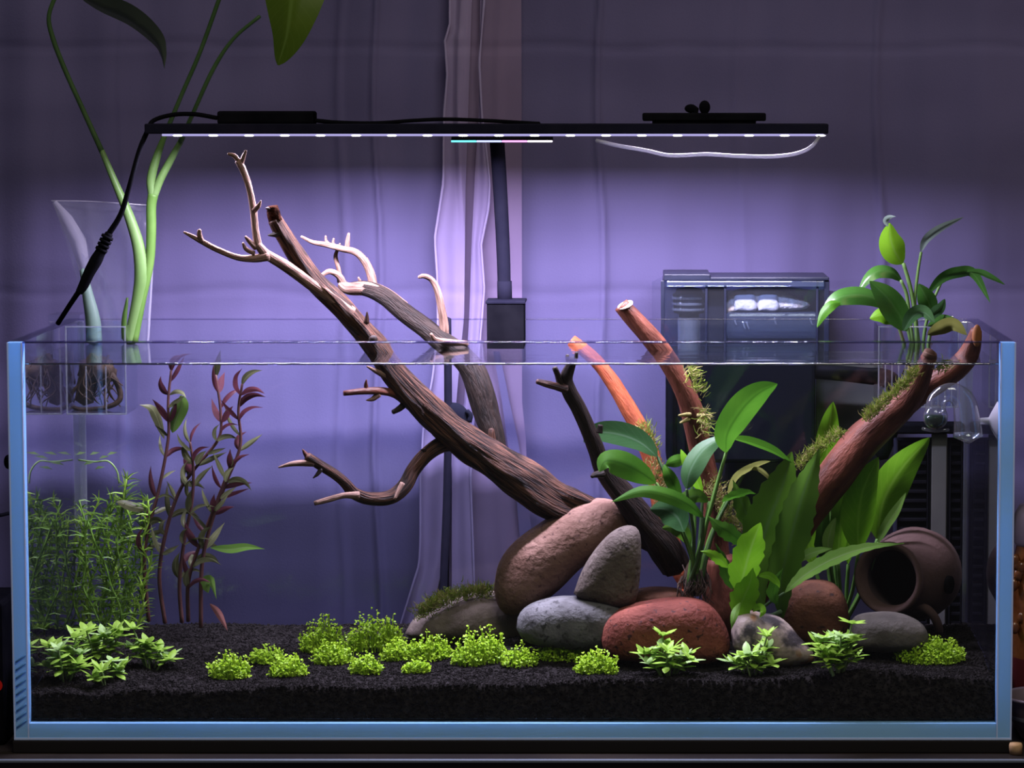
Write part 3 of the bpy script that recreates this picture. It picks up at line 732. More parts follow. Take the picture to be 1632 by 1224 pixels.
branch('twig', withY([(536, 396, 6), (531, 388, 5), (532, 380, 3)], 0.226, 0.224), M['wood_pale'], b5, 8, 4, 0.2, 48)
branch('twig', withY([(587, 425, 7), (587, 418, 5), (585, 411, 2)], 0.233, 0.232), M['wood_pale'], b5, 8, 4, 0.2, 49)
branch('twig', withY([(582, 458, 8), (575, 450, 6), (571, 442, 3)], 0.236, 0.232), M['wood_pale'], b5, 8, 4, 0.2, 50)
branch('twig', withY([(649, 508, 11), (645, 494, 9), (641, 482, 8)], 0.222, 0.216), M['wood_pale'], b5, 8, 4, 0.1, 51, cut=True)
branch('twig', withY([(706, 548, 18), (708, 520, 15), (703, 488, 13), (697, 462, 11), (688, 446, 9), (676, 440, 8), (667, 442, 5)], 0.21, 0.20), M['wood_pale'], b5, 12, 5, 0.15, 52)
branch('twig', withY([(745, 548, 9), (715, 545, 9), (694, 541, 8), (687, 532, 5)], 0.20, 0.19), M['wood_pale'], b5, 8, 5, 0.2, 53)
branch('twig', withY([(786, 735, 14), (784, 705, 13), (783, 684, 9)], 0.172, 0.172), M['wood'], b5, 8, 4, 0.2, 54)

d2 = thing('driftwood', 'slim dark forked driftwood twig leaning left over the pink rock', 'driftwood', P(1062, 890, 0.16))
t2 = branch('trunk', withY([(1078, 905, 48), (1060, 873, 50), (1030, 833, 44), (1002, 798, 38), (978, 770, 34), (960, 745, 29), (950, 716, 27), (938, 687, 25), (921, 648, 23), (908, 625, 24), (902, 605, 22), (907, 588, 18), (915, 572, 12)], 0.165, 0.105), M['wood_dark'], d2, 16, 7, 0.22, 61)
branch('twig', withY([(902, 620, 18), (885, 616, 13), (870, 612, 12), (856, 608, 9)], 0.112, 0.10), M['wood'], t2, 10, 4, 0.25, 62)
branch('twig', withY([(894, 615, 12), (889, 598, 10), (884, 586, 9)], 0.111, 0.105), M['wood_dark'], t2, 8, 4, 0.25, 63)
branch('twig', withY([(911, 585, 10), (906, 574, 8), (904, 566, 6)], 0.108, 0.103), M['wood_dark'], t2, 8, 4, 0.3, 64)
branch('twig', withY([(914, 580, 10), (918, 570, 8), (919, 562, 6)], 0.106, 0.103), M['wood_dark'], t2, 8, 4, 0.3, 65)
branch('twig', withY([(955, 690, 10), (956, 684, 9), (957, 677, 8)], 0.12, 0.12), M['wood_dark'], t2, 8, 3, 0.2, 66, cut=True)
branch('twig', withY([(962, 755, 14), (948, 757, 10), (943, 760, 6)], 0.125, 0.12), M['wood_dark'], t2, 8, 3, 0.2, 67)

d3 = thing('driftwood', 'reddish brown driftwood stump with three thick arms on the right', 'driftwood', P(1165, 1000, 0.19))
st = branch('stump', withY([(1175, 1010, 80), (1165, 970, 84), (1155, 930, 66), (1148, 890, 46)], 0.19, 0.18), M['wood_red'], d3, 18, 6, 0.25, 71)
branch('arm', withY([(1112, 945, 36), (1090, 915, 34), (1074, 880, 34), (1060, 838, 30), (1050, 795, 28), (1045, 755, 28), (1034, 718, 29), (1020, 685, 29), (1006, 660, 27), (992, 635, 25), (976, 608, 24), (958, 584, 22), (935, 562, 22), (910, 543, 20)], 0.205, 0.235), M['wood_orange'], d3, 14, 6, 0.16, 72, cut=True)
branch('arm_root', withY([(1100, 955, 30), (1050, 952, 26), (1000, 958, 20)], 0.20, 0.205), M['wood_orange'], d3, 12, 5, 0.2, 73)
a3 = branch('arm', withY([(1150, 920, 44), (1142, 870, 38), (1140, 825, 38), (1132, 780, 38), (1122, 740, 37), (1113, 700, 37), (1105, 662, 38), (1094, 630, 36), (1078, 598, 34), (1058, 566, 32), (1035, 536, 32), (1010, 508, 30), (990, 486, 25)], 0.185, 0.165), M['wood_red'], d3, 16, 6, 0.14, 74, cut=True)
mb = MB(); c_ = P(996, 486, 0.161)
lathe(mb, [(-0.001, 0.0), (0, 0.0078), (0.001, 0.0078), (0.0015, 0.006), (0.0016, 0)], P(997, 487, 0.163), (-0.35, -0.35, 0.85), 16); mb.build('cut_end', M['wood_cut'], a3)
for k, (x, y, dx, dy) in enumerate(((1100, 660, -18, 2), (1112, 662, 22, 0), (1114, 668, 18, 14), (1098, 668, -14, 6))):
    branch('twig', withY([(x, y, 8), (x + dx * 0.6, y + dy * 0.6, 6), (x + dx, y + dy, 3)], 0.165, 0.155), M['moss_pale'], a3, 6, 3, 0.3, 75 + k)
a4 = branch('arm', withY([(1185, 970, 60), (1215, 920, 52), (1255, 868, 52), (1288, 815, 56), (1328, 760, 58), (1372, 706, 56), (1412, 668, 50), (1444, 640, 42), (1464, 612, 33), (1474, 585, 28), (1482, 566, 24)], 0.19, 0.085), M['wood_red'], d3, 18, 6, 0.12, 81, cut=True)
branch('cut_end', withY([(1481, 569, 23), (1483, 562, 23), (1484, 560, 14)], 0.084, 0.083), M['wood_cut_dark'], a4, 12, 3, 0.1, 82)
a5 = branch('side_arm', withY([(1425, 668, 34), (1462, 630, 38), (1496, 606, 38), (1522, 588, 36), (1541, 568, 33), (1551, 546, 26), (1556, 526, 18)], 0.13, 0.10), M['wood_red'], d3, 16, 6, 0.12, 83)
mb = MB(); ellipsoid(mb, P(1557, 535, 0.094), 0.0046, 0.003, 0.0105, 12, 8); mb.build('cut_end', pbr('wood_cut_amber', (0.10, 0.038, 0.012), (0.15, 0.06, 0.02), scale=60, rough=0.6), a5)

# ------------------------------------------------------------------ rocks (smooth river stones, each lofted around its own outline)
def rock(outline, Y, half, mat, label, pw=2.4, rough=0.02, seed=0, name='river_rock', rings=9, m=56, parent=None, drop=0.0):
    n = len(outline)
    cl = catmull(list(outline) + [outline[0]], 8)[:-1]
    # resample evenly
    arr = np.array(cl + [cl[0]]); dl = np.r_[0, np.cumsum(np.hypot(*np.diff(arr, axis=0).T))]
    t = np.linspace(0, dl[-1], m + 1)[:-1]
    ox = np.interp(t, dl, arr[:, 0]); oy = np.interp(t, dl, arr[:, 1])
    cx, cy = ox.mean(), oy.mean()
    size = math.hypot(ox.max() - ox.min(), oy.max() - oy.min()) * S(Y) * 0.5
    verts = []; faces = []
    lay = []
    for k in range(-rings, rings + 1):
        a = k / rings * math.pi / 2
        sc = abs(math.cos(a)) ** (2 / pw); off = math.copysign(abs(math.sin(a)) ** (2 / pw), a) * half
        if abs(k) == rings: sc = 0.0
        ring = []
        for i in range(m):
            p = P(cx + (ox[i] - cx) * sc, cy + (oy[i] - cy) * sc, Y)
            p = Vector((p.x, Y + off, p.z))
            q = p * (0.9 / size) + Vector((seed * 5.1, seed, 0))
            nn = noise.noise(q) * rough + noise.noise(q * 2.7) * rough * 0.5
            d = (p - P(cx, cy, Y)); d = d.normalized() if d.length > 1e-6 else Vector((0, -1, 0))
            verts.append(p + d * nn * size)
    L = 2 * rings + 1
    for k in range(L - 1):
        for i in range(m):
            j = (i + 1) % m
            faces.append((k * m + i, k * m + j, (k + 1) * m + j, (k + 1) * m + i))
    o = MB().add(verts, faces).build(name, mat, parent)
    if label: tag(o, label, 'rock')
    return o
rock([(786, 940), (792, 900), (815, 868), (860, 835), (905, 808), (950, 795), (985, 800), (1002, 820), (998, 845), (965, 875), (925, 905), (890, 940), (850, 968), (815, 980), (795, 968)], 0.168, 0.036, M['rock_pink'],
     'long pinkish brown river rock leaning diagonally against the driftwood', seed=1)
rock([(914, 945), (930, 905), (955, 868), (980, 845), (1005, 838), (1020, 850), (1022, 890), (1018, 935), (1010, 960), (985, 968), (950, 960), (925, 953)], 0.112, 0.022, M['rock_grey'],
     'upright speckled grey-brown rock standing on the slate rock', 3.0, 0.015, seed=2)
rock([(823, 1000), (828, 978), (850, 962), (890, 952), (935, 953), (975, 960), (1005, 975), (1010, 1005), (990, 1025), (940, 1034), (880, 1030), (838, 1020)], 0.112, 0.030, M['rock_slate'],
     'smooth slate grey rock lying under the speckled upright rock', 2.8, seed=3)
rock([(957, 1015), (965, 988), (990, 970), (1040, 959), (1090, 955), (1125, 962), (1150, 985), (1162, 1018), (1158, 1042), (1125, 1055), (1075, 1056), (1020, 1052), (975, 1046), (960, 1034)], 0.095, 0.034, M['rock_red'],
     'rounded brick red rock at the foot of the driftwood', 3.0, seed=4)
rock([(646, 1008), (660, 985), (690, 962), (730, 948), (780, 942), (825, 955), (845, 990), (840, 1015), (790, 1022), (720, 1022), (665, 1020)], 0.205, 0.035, M['rock_dull'],
     'dull brown rock with moss on top, behind the carpet tufts', 2.4, seed=5)
rock([(1000, 960), (1010, 942), (1045, 936), (1085, 940), (1090, 958), (1050, 975), (1010, 974)], 0.16, 0.02, M['rock_brown'],
     'small brown rock wedged behind the red rock', seed=6)
rock([(1165, 1010), (1170, 985), (1190, 974), (1215, 975), (1250, 990), (1274, 1014), (1294, 1043), (1282, 1056), (1235, 1060), (1195, 1050), (1172, 1035)], 0.085, 0.024, M['rock_marble'],
     'angular marbled grey and tan rock right of the red rock', 2.0, 0.10, seed=7)
rock([(1238, 985), (1245, 955), (1265, 932), (1300, 924), (1332, 932), (1350, 960), (1352, 1000), (1340, 1025), (1300, 1035), (1260, 1025), (1244, 1008)], 0.145, 0.03, M['rock_brown'],
     'round rust brown rock under the long pale fern leaf', 2.6, seed=8)
rock([(1352, 1010), (1362, 985), (1395, 977), (1440, 980), (1470, 995), (1479, 1015), (1468, 1032), (1430, 1037), (1385, 1036), (1358, 1028)], 0.11, 0.026, M['rock_dark'],
     'low dark grey pebble rock in front of the clay jar', 2.6, seed=9)

# ------------------------------------------------------------------ clay jar lying on its side
JY = 0.145
jo = P(1414, 922, JY)
jax = Vector((0.50, 0.86, -0.06)).normalized()
jar = thing('clay_jar', 'brown terracotta jar lying on its side with open mouth forward', 'jar', (jo.x + 0.03, jo.y + 0.05, zsoil(jo.x, 0.2)))
prof = [(0.012, 0.0265), (0.006, 0.0275), (0.001, 0.0300), (-0.001, 0.0325), (0.000, 0.0345), (0.003, 0.0352), (0.007, 0.0345), (0.012, 0.0315), (0.018, 0.0300), (0.026, 0.0325), (0.036, 0.0385), (0.05, 0.044), (0.065, 0.0455), (0.08, 0.0425), (0.093, 0.035), (0.102, 0.024), (0.105, 0.0)]
lathe(MB(), prof, jo, jax, 40).build('jar_body', M['terracotta'], jar)
lathe(MB(), [(0.012, 0.0265), (0.03, 0.030), (0.06, 0.038), (0.09, 0.030), (0.10, 0.0)], jo, jax, 32).build('jar_inside', pbr('clay_inside', (0.030, 0.019, 0.019), rough=0.9), jar)
hr = Vector((jax.y, -jax.x, 0)).normalized()
lathe(MB(), [(0.0006, 0.0), (0.0006, 0.0085), (-0.003, 0.0088)], jo + jax * 0.046 + hr * 0.0452 + Vector((0, 0, -0.006)), hr, 18).build('side_hole_disc', pbr('hole_shade', (0.002, 0.002, 0.002), rough=1, spec=0.0), jar)  # flat black disc; shade inside the hole put into its colour
hp = [(1440, 975, 15, 0.175), (1455, 968, 15, 0.165), (1475, 970, 15, 0.158), (1490, 985, 15, 0.158), (1496, 1005, 15, 0.165), (1490, 1018, 15, 0.18)]
tube(hp, 10, 5).build('jar_handle', M['terracotta'], jar)

# ------------------------------------------------------------------ leaves
def leafmesh(mb, pts, hw, prof, tilt=0.0, fold=0.15, nu=3, teeth=0.0, wav=0.0, seed=0):
    """pts: 3-D centre line; hw: max half width in metres"""
    n = len(pts); verts = []; faces = []; uvs = []
    nn = 2 * nu + 1
    V = Vector((0, 1, 0))
    for i in range(n):
        T = (pts[min(n - 1, i + 1)] - pts[max(0, i - 1)])
        T = T.normalized() if T.length > 1e-9 else Vector((0, 0, 1))
        Sd = T.cross(V)
        if Sd.length < 0.05: Sd = Vector((1, 0, 0))
        Sd.normalize()
        Sd = Matrix.Rotation(tilt, 3, T) @ Sd
        Nn = Sd.cross(T)
        t = i / (n - 1)
        w = hw * prof(t)
        if teeth: w *= 1 + teeth * (0.5 - ((t * 16) % 1.0))
        for k in range(-nu, nu + 1):
            u = k / nu
            h = fold * abs(u) * w + wav * hw * math.sin(t * 14 + (2 if k > 0 else 0) + seed) * abs(u)
            verts.append(pts[i] + Sd * (u * w) + Nn * h)
    for i in range(n - 1):
        for k in range(nn - 1):
            a = i * nn + k
            faces.append((a, a + 1, a + nn + 1, a + nn))
            u0, u1 = (k - nu) / nu, (k + 1 - nu) / nu
            t0, t1 = i / (n - 1), (i + 1) / (n - 1)
            uvs.append([(u0, t0), (u1, t0), (u1, t1), (u0, t1)])
    mb.add(verts, faces, uvs)
    return mb
def p_ovate(t): return max(0.02, math.sin(math.pi * min(1, t ** 0.85)) ** 0.75)
def p_lance(t): return max(0.02, math.sin(math.pi * t ** 0.75) ** 1.1)
def p_strap(t): return max(0.03, min(1.0, (t * 3.2 + 0.12)) * min(1.0, ((1 - t) * 3.0)) ** 0.8)
def p_heart(t): return max(0.02, (1 - t) ** 0.62 * min(1, (t + 0.03) * 6) ** 0.5 * 1.05)
def leaf(parent, path, hw, mat, Ya, Yb=None, prof=p_ovate, tilt=0.3, fold=0.15, bulge=0.0, n=5, teeth=0.0, wav=0.0, seed=0, name='leaf'):
    Yb = Ya if Yb is None else Yb
    q = catmull(path, n)
    N = len(q)
    pts = [P(a[0], a[1], lerp(Ya, Yb, i / (N - 1)) - bulge * math.sin(math.pi * i / (N - 1))) for i, a in enumerate(q)]
    mb = MB()
    leafmesh(mb, pts, hw * S(Ya), prof, tilt, fold, 3, teeth, wav, seed)
    return mb.build(name, M[mat] if isinstance(mat, str) else mat, parent)
def stemp(parent, path, w, mat, Ya, Yb=None, name='petiole', seg=7, n=5, w2=None):
    Yb = Ya if Yb is None else Yb; w2 = w if w2 is None else w2
    k = len(path)
    pp = [(a[0], a[1], lerp(w, w2, i / (k - 1)), lerp(Ya, Yb, i / (k - 1))) for i, a in enumerate(path)]
    return tube(pp, seg, n).build(name, M[mat], parent)

# broad-leaved plant tied to the wood, centre
an = thing('broad_leaf_plant', 'broad-leaved green plant tied to the driftwood above the red rock', 'aquatic plant', P(1108, 945, 0.135))
A = [
 ([(1157, 722), (1160, 690), (1185, 650), (1212, 625), (1239, 612)], 25, 'leaf_green', 0.12, 0.09, 0.25),
 ([(1094, 780), (1100, 750), (1122, 716), (1160, 692)], 19, 'leaf_bluish', 0.11, 0.13, -0.5),
 ([(1164, 698), (1195, 704), (1232, 718), (1262, 738)], 11, 'leaf_green', 0.13, 0.11, 0.8),
 ([(1048, 728), (1020, 705), (985, 692), (950, 690), (930, 705)], 21, 'leaf_bluish', 0.17, 0.14, -0.3),
 ([(1046, 770), (1020, 752), (990, 738), (965, 735), (955, 752)], 22, 'leaf_green', 0.12, 0.085, 0.4),
 ([(1122, 825), (1095, 803), (1060, 788), (1020, 783), (975, 800)], 13, 'leaf_green', 0.11, 0.075, 0.5),
 ([(1090, 848), (1080, 825), (1060, 812), (1036, 812)], 22, 'leaf_bluish', 0.12, 0.10, 0.2),
 ([(1120, 788), (1108, 762), (1095, 738), (1085, 716)], 10, 'leaf_bright', 0.15, 0.14, 0.3),
 ([(1160, 790), (1175, 760), (1205, 742), (1228, 735)], 9, 'leaf_yellow', 0.15, 0.13, 0.8),
 ([(1190, 748), (1208, 748), (1222, 758), (1228, 768)], 4, 'leaf_yellow', 0.14, 0.12, 0.3),
 ([(1098, 736), (1085, 733), (1070, 737), (1060, 742)], 10, 'leaf_green', 0.16, 0.15, 0.2),
 ([(1086, 800), (1075, 775), (1065, 755), (1058, 740)], 11, 'leaf_green', 0.16, 0.15, 0.2),
 ([(1130, 800), (1110, 790), (1085, 800), (1072, 820)], 12, 'leaf_dark', 0.15, 0.14, 0.2),
 ([(1100, 870), (1090, 850), (1072, 840), (1055, 842)], 12, 'leaf_dark', 0.14, 0.13, 0.2),
]
for k, (pa, hw, mt, ya, yb, tl) in enumerate(A):
    leaf(an, pa, hw, mt, ya, yb, p_ovate, tl, 0.22, 0.008, seed=k)
    bx_, by_ = pa[0]
    stemp(an, [(1106 + (k % 5 - 2) * 5, 935), (lerp(1106, bx_, 0.35) + 4, lerp(935, by_, 0.5)), (bx_, by_)], 7, 'stem_dark' if k % 2 else 'stem_green', 0.135, ya, w2=5)
mb = MB()
random.seed(3)
for k in range(46):
    x0, y0 = random.uniform(1085, 1128), random.uniform(900, 930)
    tube([(x0, y0, 2.2, 0.14), (x0 + random.uniform(-8, 8), y0 + 18, 2, 0.13), (x0 + random.uniform(-16, 16), y0 + random.uniform(28, 45), 1.4, 0.125)], 4, 3, mb=mb)
ellipsoid(mb, P(1107, 922, 0.148), 0.012, 0.009, 0.017, 12, 8, 0.3, 2)
mb.build('roots', M['root'], an)

# fern
fe = thing('fern', 'fern with toothed bright and dark leaves growing on the stump', 'fern', P(1200, 985, 0.11))
Fn = [
 ([(1215, 965), (1205, 905), (1222, 840), (1245, 780), (1262, 720)], 36, 'leaf_dark', 0.13, 0.11, 0.2),
 ([(1245, 985), (1246, 920), (1262, 850), (1282, 780), (1306, 716)], 28, 'leaf_dark', 0.115, 0.10, -0.4),
 ([(1178, 950), (1186, 912), (1198, 870), (1212, 833)], 25, 'leaf_bright', 0.085, 0.07, 0.2),
 ([(1172, 985), (1182, 960), (1195, 930), (1200, 905)], 22, 'leaf_bright', 0.083, 0.075, -0.2),
 ([(1250, 945), (1285, 915), (1330, 890), (1385, 872), (1441, 866)], 14, 'leaf_pale', 0.095, 0.06, 0.45),
 ([(1258, 905), (1280, 888), (1305, 878), (1326, 874)], 11, 'leaf_pale', 0.12, 0.10, 0.5),
 ([(1190, 870), (1165, 850), (1145, 838), (1128, 822)], 14, 'leaf_green', 0.10, 0.09, 0.4),
 ([(1162, 905), (1148, 892), (1132, 882), (1116, 878)], 9, 'leaf_bright', 0.10, 0.085, 0.4),
 ([(1206, 918), (1225, 918), (1238, 928), (1243, 938)], 7, 'leaf_bright', 0.08, 0.07, 0.3),
 ([(1205, 855), (1190, 820), (1178, 790), (1168, 765)], 15, 'leaf_dark', 0.14, 0.13, 0.3),
 ([(1150, 800), (1170, 790), (1190, 785), (1205, 787)], 10, 'leaf_green', 0.13, 0.12, 0.7),
 ([(1180, 960), (1172, 975), (1168, 990), (1166, 1003)], 6, 'leaf_pale', 0.075, 0.06, 0.2),
 ([(1200, 975), (1210, 968), (1216, 975), (1210, 985)], 7, 'leaf_bright', 0.075, 0.06, 0.2),
 ([(1240, 965), (1232, 945), (1238, 925), (1248, 905)], 10, 'leaf_green', 0.10, 0.095, 0.2),
 ([(1168, 940), (1158, 915), (1152, 890), (1140, 865)], 10, 'leaf_green', 0.12, 0.11, 0.3),
]
for k, (pa, hw, mt, ya, yb, tl) in enumerate(Fn):
    big = hw > 8
    leaf(fe, pa, hw, mt, ya, yb, p_strap if hw > 24 else p_lance, tl, 0.2, 0.006, n=7, teeth=0.26 if big else 0, wav=0.05, seed=k)
stemp(fe, [(1170, 985), (1195, 975), (1225, 982), (1245, 975)], 10, 'stem_dark', 0.10, 0.11, 'rhizome', w2=9)
for k, (x, y) in enumerate(((1215, 965), (1178, 950), (1250, 945), (1190, 870), (1205, 855), (1162, 905))):
    stemp(fe, [(1205, 978), (lerp(1205, x, 0.5) - 3, lerp(978, y, 0.5)), (x, y)], 5, 'stem_dark', 0.10, 0.10)

# sword plant at the back right
sp = thing('sword_plant', 'upright light green sword plant behind the rust brown rock', 'aquatic plant', on_soil(1345, 1002))
SW = [
 ([(1319, 760), (1318, 720), (1322, 680), (1328, 640)], 19, 'leaf_sword', 0.20, 0.18, 0.1),
 ([(1368, 880), (1368, 830), (1376, 780), (1400, 728)], 29, 'leaf_sword', 0.17, 0.15, 0.2),
 ([(1398, 860), (1408, 800), (1436, 748), (1482, 697)], 30, 'leaf_sword', 0.19, 0.17, -0.2),
 ([(1400, 865), (1412, 840), (1430, 812), (1444, 785)], 10, 'leaf_pale', 0.17, 0.165, 0.5),
 ([(1336, 900), (1338, 850), (1346, 800), (1362, 758)], 17, 'leaf_sword', 0.18, 0.17, 0.2),
 ([(1322, 890), (1320, 865), (1324, 845), (1332, 825)], 10, 'leaf_pale', 0.165, 0.16, 0.3),
 ([(1296, 900), (1288, 860), (1292, 825), (1300, 790)], 20, 'leaf_sword', 0.21, 0.20, 0.2),
 ([(1318, 900), (1312, 850), (1316, 800), (1330, 760)], 20, 'leaf_green', 0.21, 0.20, 0.0),
 ([(1352, 900), (1355, 850), (1360, 810), (1375, 775)], 14, 'leaf_sword', 0.20, 0.19, 0.4),
]
for k, (pa, hw, mt, ya, yb, tl) in enumerate(SW):
    leaf(sp, pa, hw, mt, ya, yb, p_ovate, tl, 0.2, 0.004, n=6, wav=0.04, seed=k)
    x, y = pa[0]
    stemp(sp, [(1345 + (k - 4) * 2, 1000), (lerp(1345, x, 0.6), lerp(1000, y, 0.5)), (x, y)], 7, 'stem_green', 0.21, ya, w2=6)

# red stem plants, left
def stem_plant(stem, label, seed, Y, leaves=16, maroon=0.45, L=54):
    random.seed(seed)
    root = thing('stem_plant', label, 'aquatic plant', on_soil(stem[0][0], stem[0][1]), group='red stem plants at the back left')
    k = len(stem)
    pp = [(a[0], a[1], lerp(7, 4, i / (k - 1)), lerp(Y, Y - 0.01, i / (k - 1))) for i, a in enumerate(stem)]
    tube(pp, 8, 6).build('stem', M['stem_red'], root)
    q = catmull(stem, 20)
    n = len(q)
    for j in range(leaves):
        t = lerp(0.22, 1.0, j / (leaves - 1)); i = min(n - 2, int(t * (n - 1)))
        x, y = q[i]; dx, dy = q[i + 1] - q[i]
        base = math.atan2(-dy, dx)
        for sd in ((-1, 1) if j % 2 == 0 else (random.choice((-1, 1)),)):
            a = base + sd * random.uniform(0.35, 1.0) * (1 if t < 0.93 else 0.4)
            l = L * random.uniform(0.6, 1.15) * (0.9 if t < 0.9 else 0.8)
            bend = sd * random.uniform(-0.2, 1.5)
            p = [(x, y)]
            xx, yy, aa = x, y, a
            for s_ in range(3):
                xx += math.cos(aa) * l / 3; yy -= math.sin(aa) * l / 3; aa += bend * 0.5 * (1 if math.cos(a) > 0 else 1) * (-1 if sd < 0 else -1) * sd
                p.append((xx, yy))
            yl = lerp(Y, Y - 0.01, t)
            mt = 'leaf_maroon' if (t > 0.72 and random.random() < 0.75) or random.random() < maroon * 0.5 else 'leaf_olive'
            leaf(root, p, random.uniform(3.4, 6.4), mt, yl, yl + random.uniform(-0.035, 0.03), p_lance, random.uniform(-0.9, 0.9), 0.3, 0, n=4, seed=j)
    return root
R = [
 ([(237, 990), (230, 900), (236, 845), (252, 785), (268, 700), (268, 640), (273, 590)], 'red-stemmed plant nearest the guppy grass, tip touching the water surface', 11, 0.235, 13),
 ([(263, 993), (254, 920), (264, 850), (285, 785), (312, 745), (348, 700), (352, 660), (344, 598)], 'red-stemmed plant bending right to a tall maroon tip', 22, 0.225, 14),
 ([(290, 992), (286, 930), (294, 860), (306, 800), (308, 745), (303, 705)], 'shorter red-stemmed plant in the middle with a maroon top', 33, 0.215, 11),
 ([(300, 990), (300, 930), (314, 880), (345, 800), (366, 745)], 'red-stemmed plant leaning right with olive leaves', 44, 0.205, 11),
 ([(320, 1000), (322, 900), (338, 830), (360, 770), (383, 710), (380, 655), (386, 612)], 'rightmost red-stemmed plant with sparse curling leaves', 55, 0.20, 12),
]
roots_ = []
for st_, lb, sd, Y, nl in R: roots_.append(stem_plant(st_, lb, sd, Y, nl))
leaf(roots_[4], [(335, 873), (365, 876), (395, 872), (422, 875)], 9, 'leaf_pale', 0.20, 0.18, p_lance, 0.5, 0.2)
leaf(roots_[4], [(332, 945), (328, 930), (336, 925), (345, 955)], 9, 'leaf_pale', 0.20, 0.19, p_lance, 0.2, 0.2)
leaf(roots_[4], [(334, 962), (346, 975), (355, 990), (363, 1006)], 6, pbr('leaf_pinkish', (0.20, 0.085, 0.075), rough=0.5, transl=0.3), 0.195, 0.18, p_lance, 0.2, 0.2)
leaf(roots_[0], [(238, 812), (215, 808), (195, 802), (185, 800)], 8, 'leaf_olive', 0.235, 0.22, p_lance, 0.5, 0.2)
leaf(roots_[0], [(262, 700), (250, 665), (240, 650), (222, 645)], 8, 'leaf_olive', 0.235, 0.22, p_lance, 0.5, 0.2)
leaf(roots_[0], [(275, 690), (282, 665), (290, 645), (288, 630)], 13, 'leaf_pale', 0.235, 0.22, p_ovate, 0.3, 0.2)

# guppy grass: fine-leaved tangle at the back left corner
gg = thing('guppy_grass', 'tangle of fine green guppy grass in the back left corner', 'aquatic plant', on_soil(170, 1002))
random.seed(77)
for k in range(26):
    mb = MB()
    x0 = random.uniform(128, 226); Y = random.uniform(0.225, 0.272)
    top = random.uniform(755, 850) if k > 2 else random.uniform(735, 770)
    path = []; x = x0; y = 1002
    while y > top:
        path.append((x, y, 3.0, Y)); y -= 34; x += random.uniform(-17, 17); x = max(118, min(240, x))
    tube(path, 5, 4, mb=mb)
    q = catmull([(a[0], a[1]) for a in path], 6)
    for i, (a, b) in enumerate(q):
        if i % 2: continue
        for s_ in range(4):
            ang = random.uniform(0, 2 * math.pi); l = random.uniform(9, 32)
            if random.random() < 0.25: continue
            ex, ey = a + math.cos(ang) * l, b - abs(math.sin(ang)) * l * 0.9 + 3
            c = P(a, b, Y); e = P(ex, ey, Y + random.uniform(-0.012, 0.006)); mpt = (c + e) / 2 + Vector((0, 0, 0.0015))
            leafmesh(mb, [c, mpt, e], 1.5 * S(Y), lambda t: 1 - t * 0.85, random.uniform(-1, 1), 0.1, 1)
    mb.build('stem', M['leaf_najas'] if k % 3 else M['leaf_fore'], gg)
mb = MB()
tube([(125, 733, 3, 0.26), (150, 736, 3, 0.25), (172, 735, 3, 0.25), (186, 750, 3, 0.25), (190, 770, 3, 0.25)], 5, 5, mb=mb)
for (x, y) in ((150, 722), (140, 738), (165, 728), (178, 722), (128, 722), (158, 745)):
    leafmesh(mb, [P(x - 7, y + 3, 0.25), P(x, y, 0.245), P(x + 9, y - 1, 0.24)], 3 * S(0.25), p_lance, 0.5, 0.1, 1)
mb.build('runner', M['leaf_fore_pale'], gg)

# foreground plants: rosettes of small oval leaves
fl = MB(); leafmesh(fl, [Vector((0, 0, i / 6 * 0.0145 * (1 - 0.1 * (i / 6)))) + Vector((0, 0.0042 * (i / 6) ** 2, 0)) for i in range(7)], 0.0033, p_ovate, 0, 0.25, 2)
LEAFME = []
for nm in ('leaf_fore', 'leaf_fore_pale'):
    me = bpy.data.meshes.new('small_leaf')
    me.from_pydata(fl.v, [], fl.f); me.materials.append(M[nm])
    u = me.uv_layers.new(name='uv'); u.data.foreach_set('uv', [c for q in fl.uv for uv in q for c in uv])
    me.polygons.foreach_set('use_smooth', [True] * len(fl.f)); LEAFME.append(me)
def small_leaf(root, pos, az, el, sc, k):
    o = bpy.data.objects.new('leaf', LEAFME[k]); COL.objects.link(o); o.parent = root
    d = Vector((math.cos(az) * math.cos(el), math.sin(az) * math.cos(el), math.sin(el)))
    z = d; x = z.cross(Vector((0, 0, 1))); x = x.normalized() if x.length > 1e-3 else Vector((1, 0, 0)); y = z.cross(x)
    m = Matrix((x, y, z)).transposed()
    o.rotation_euler = m.to_euler(); o.location = pos - wo(root); o.scale = (sc, sc, sc)
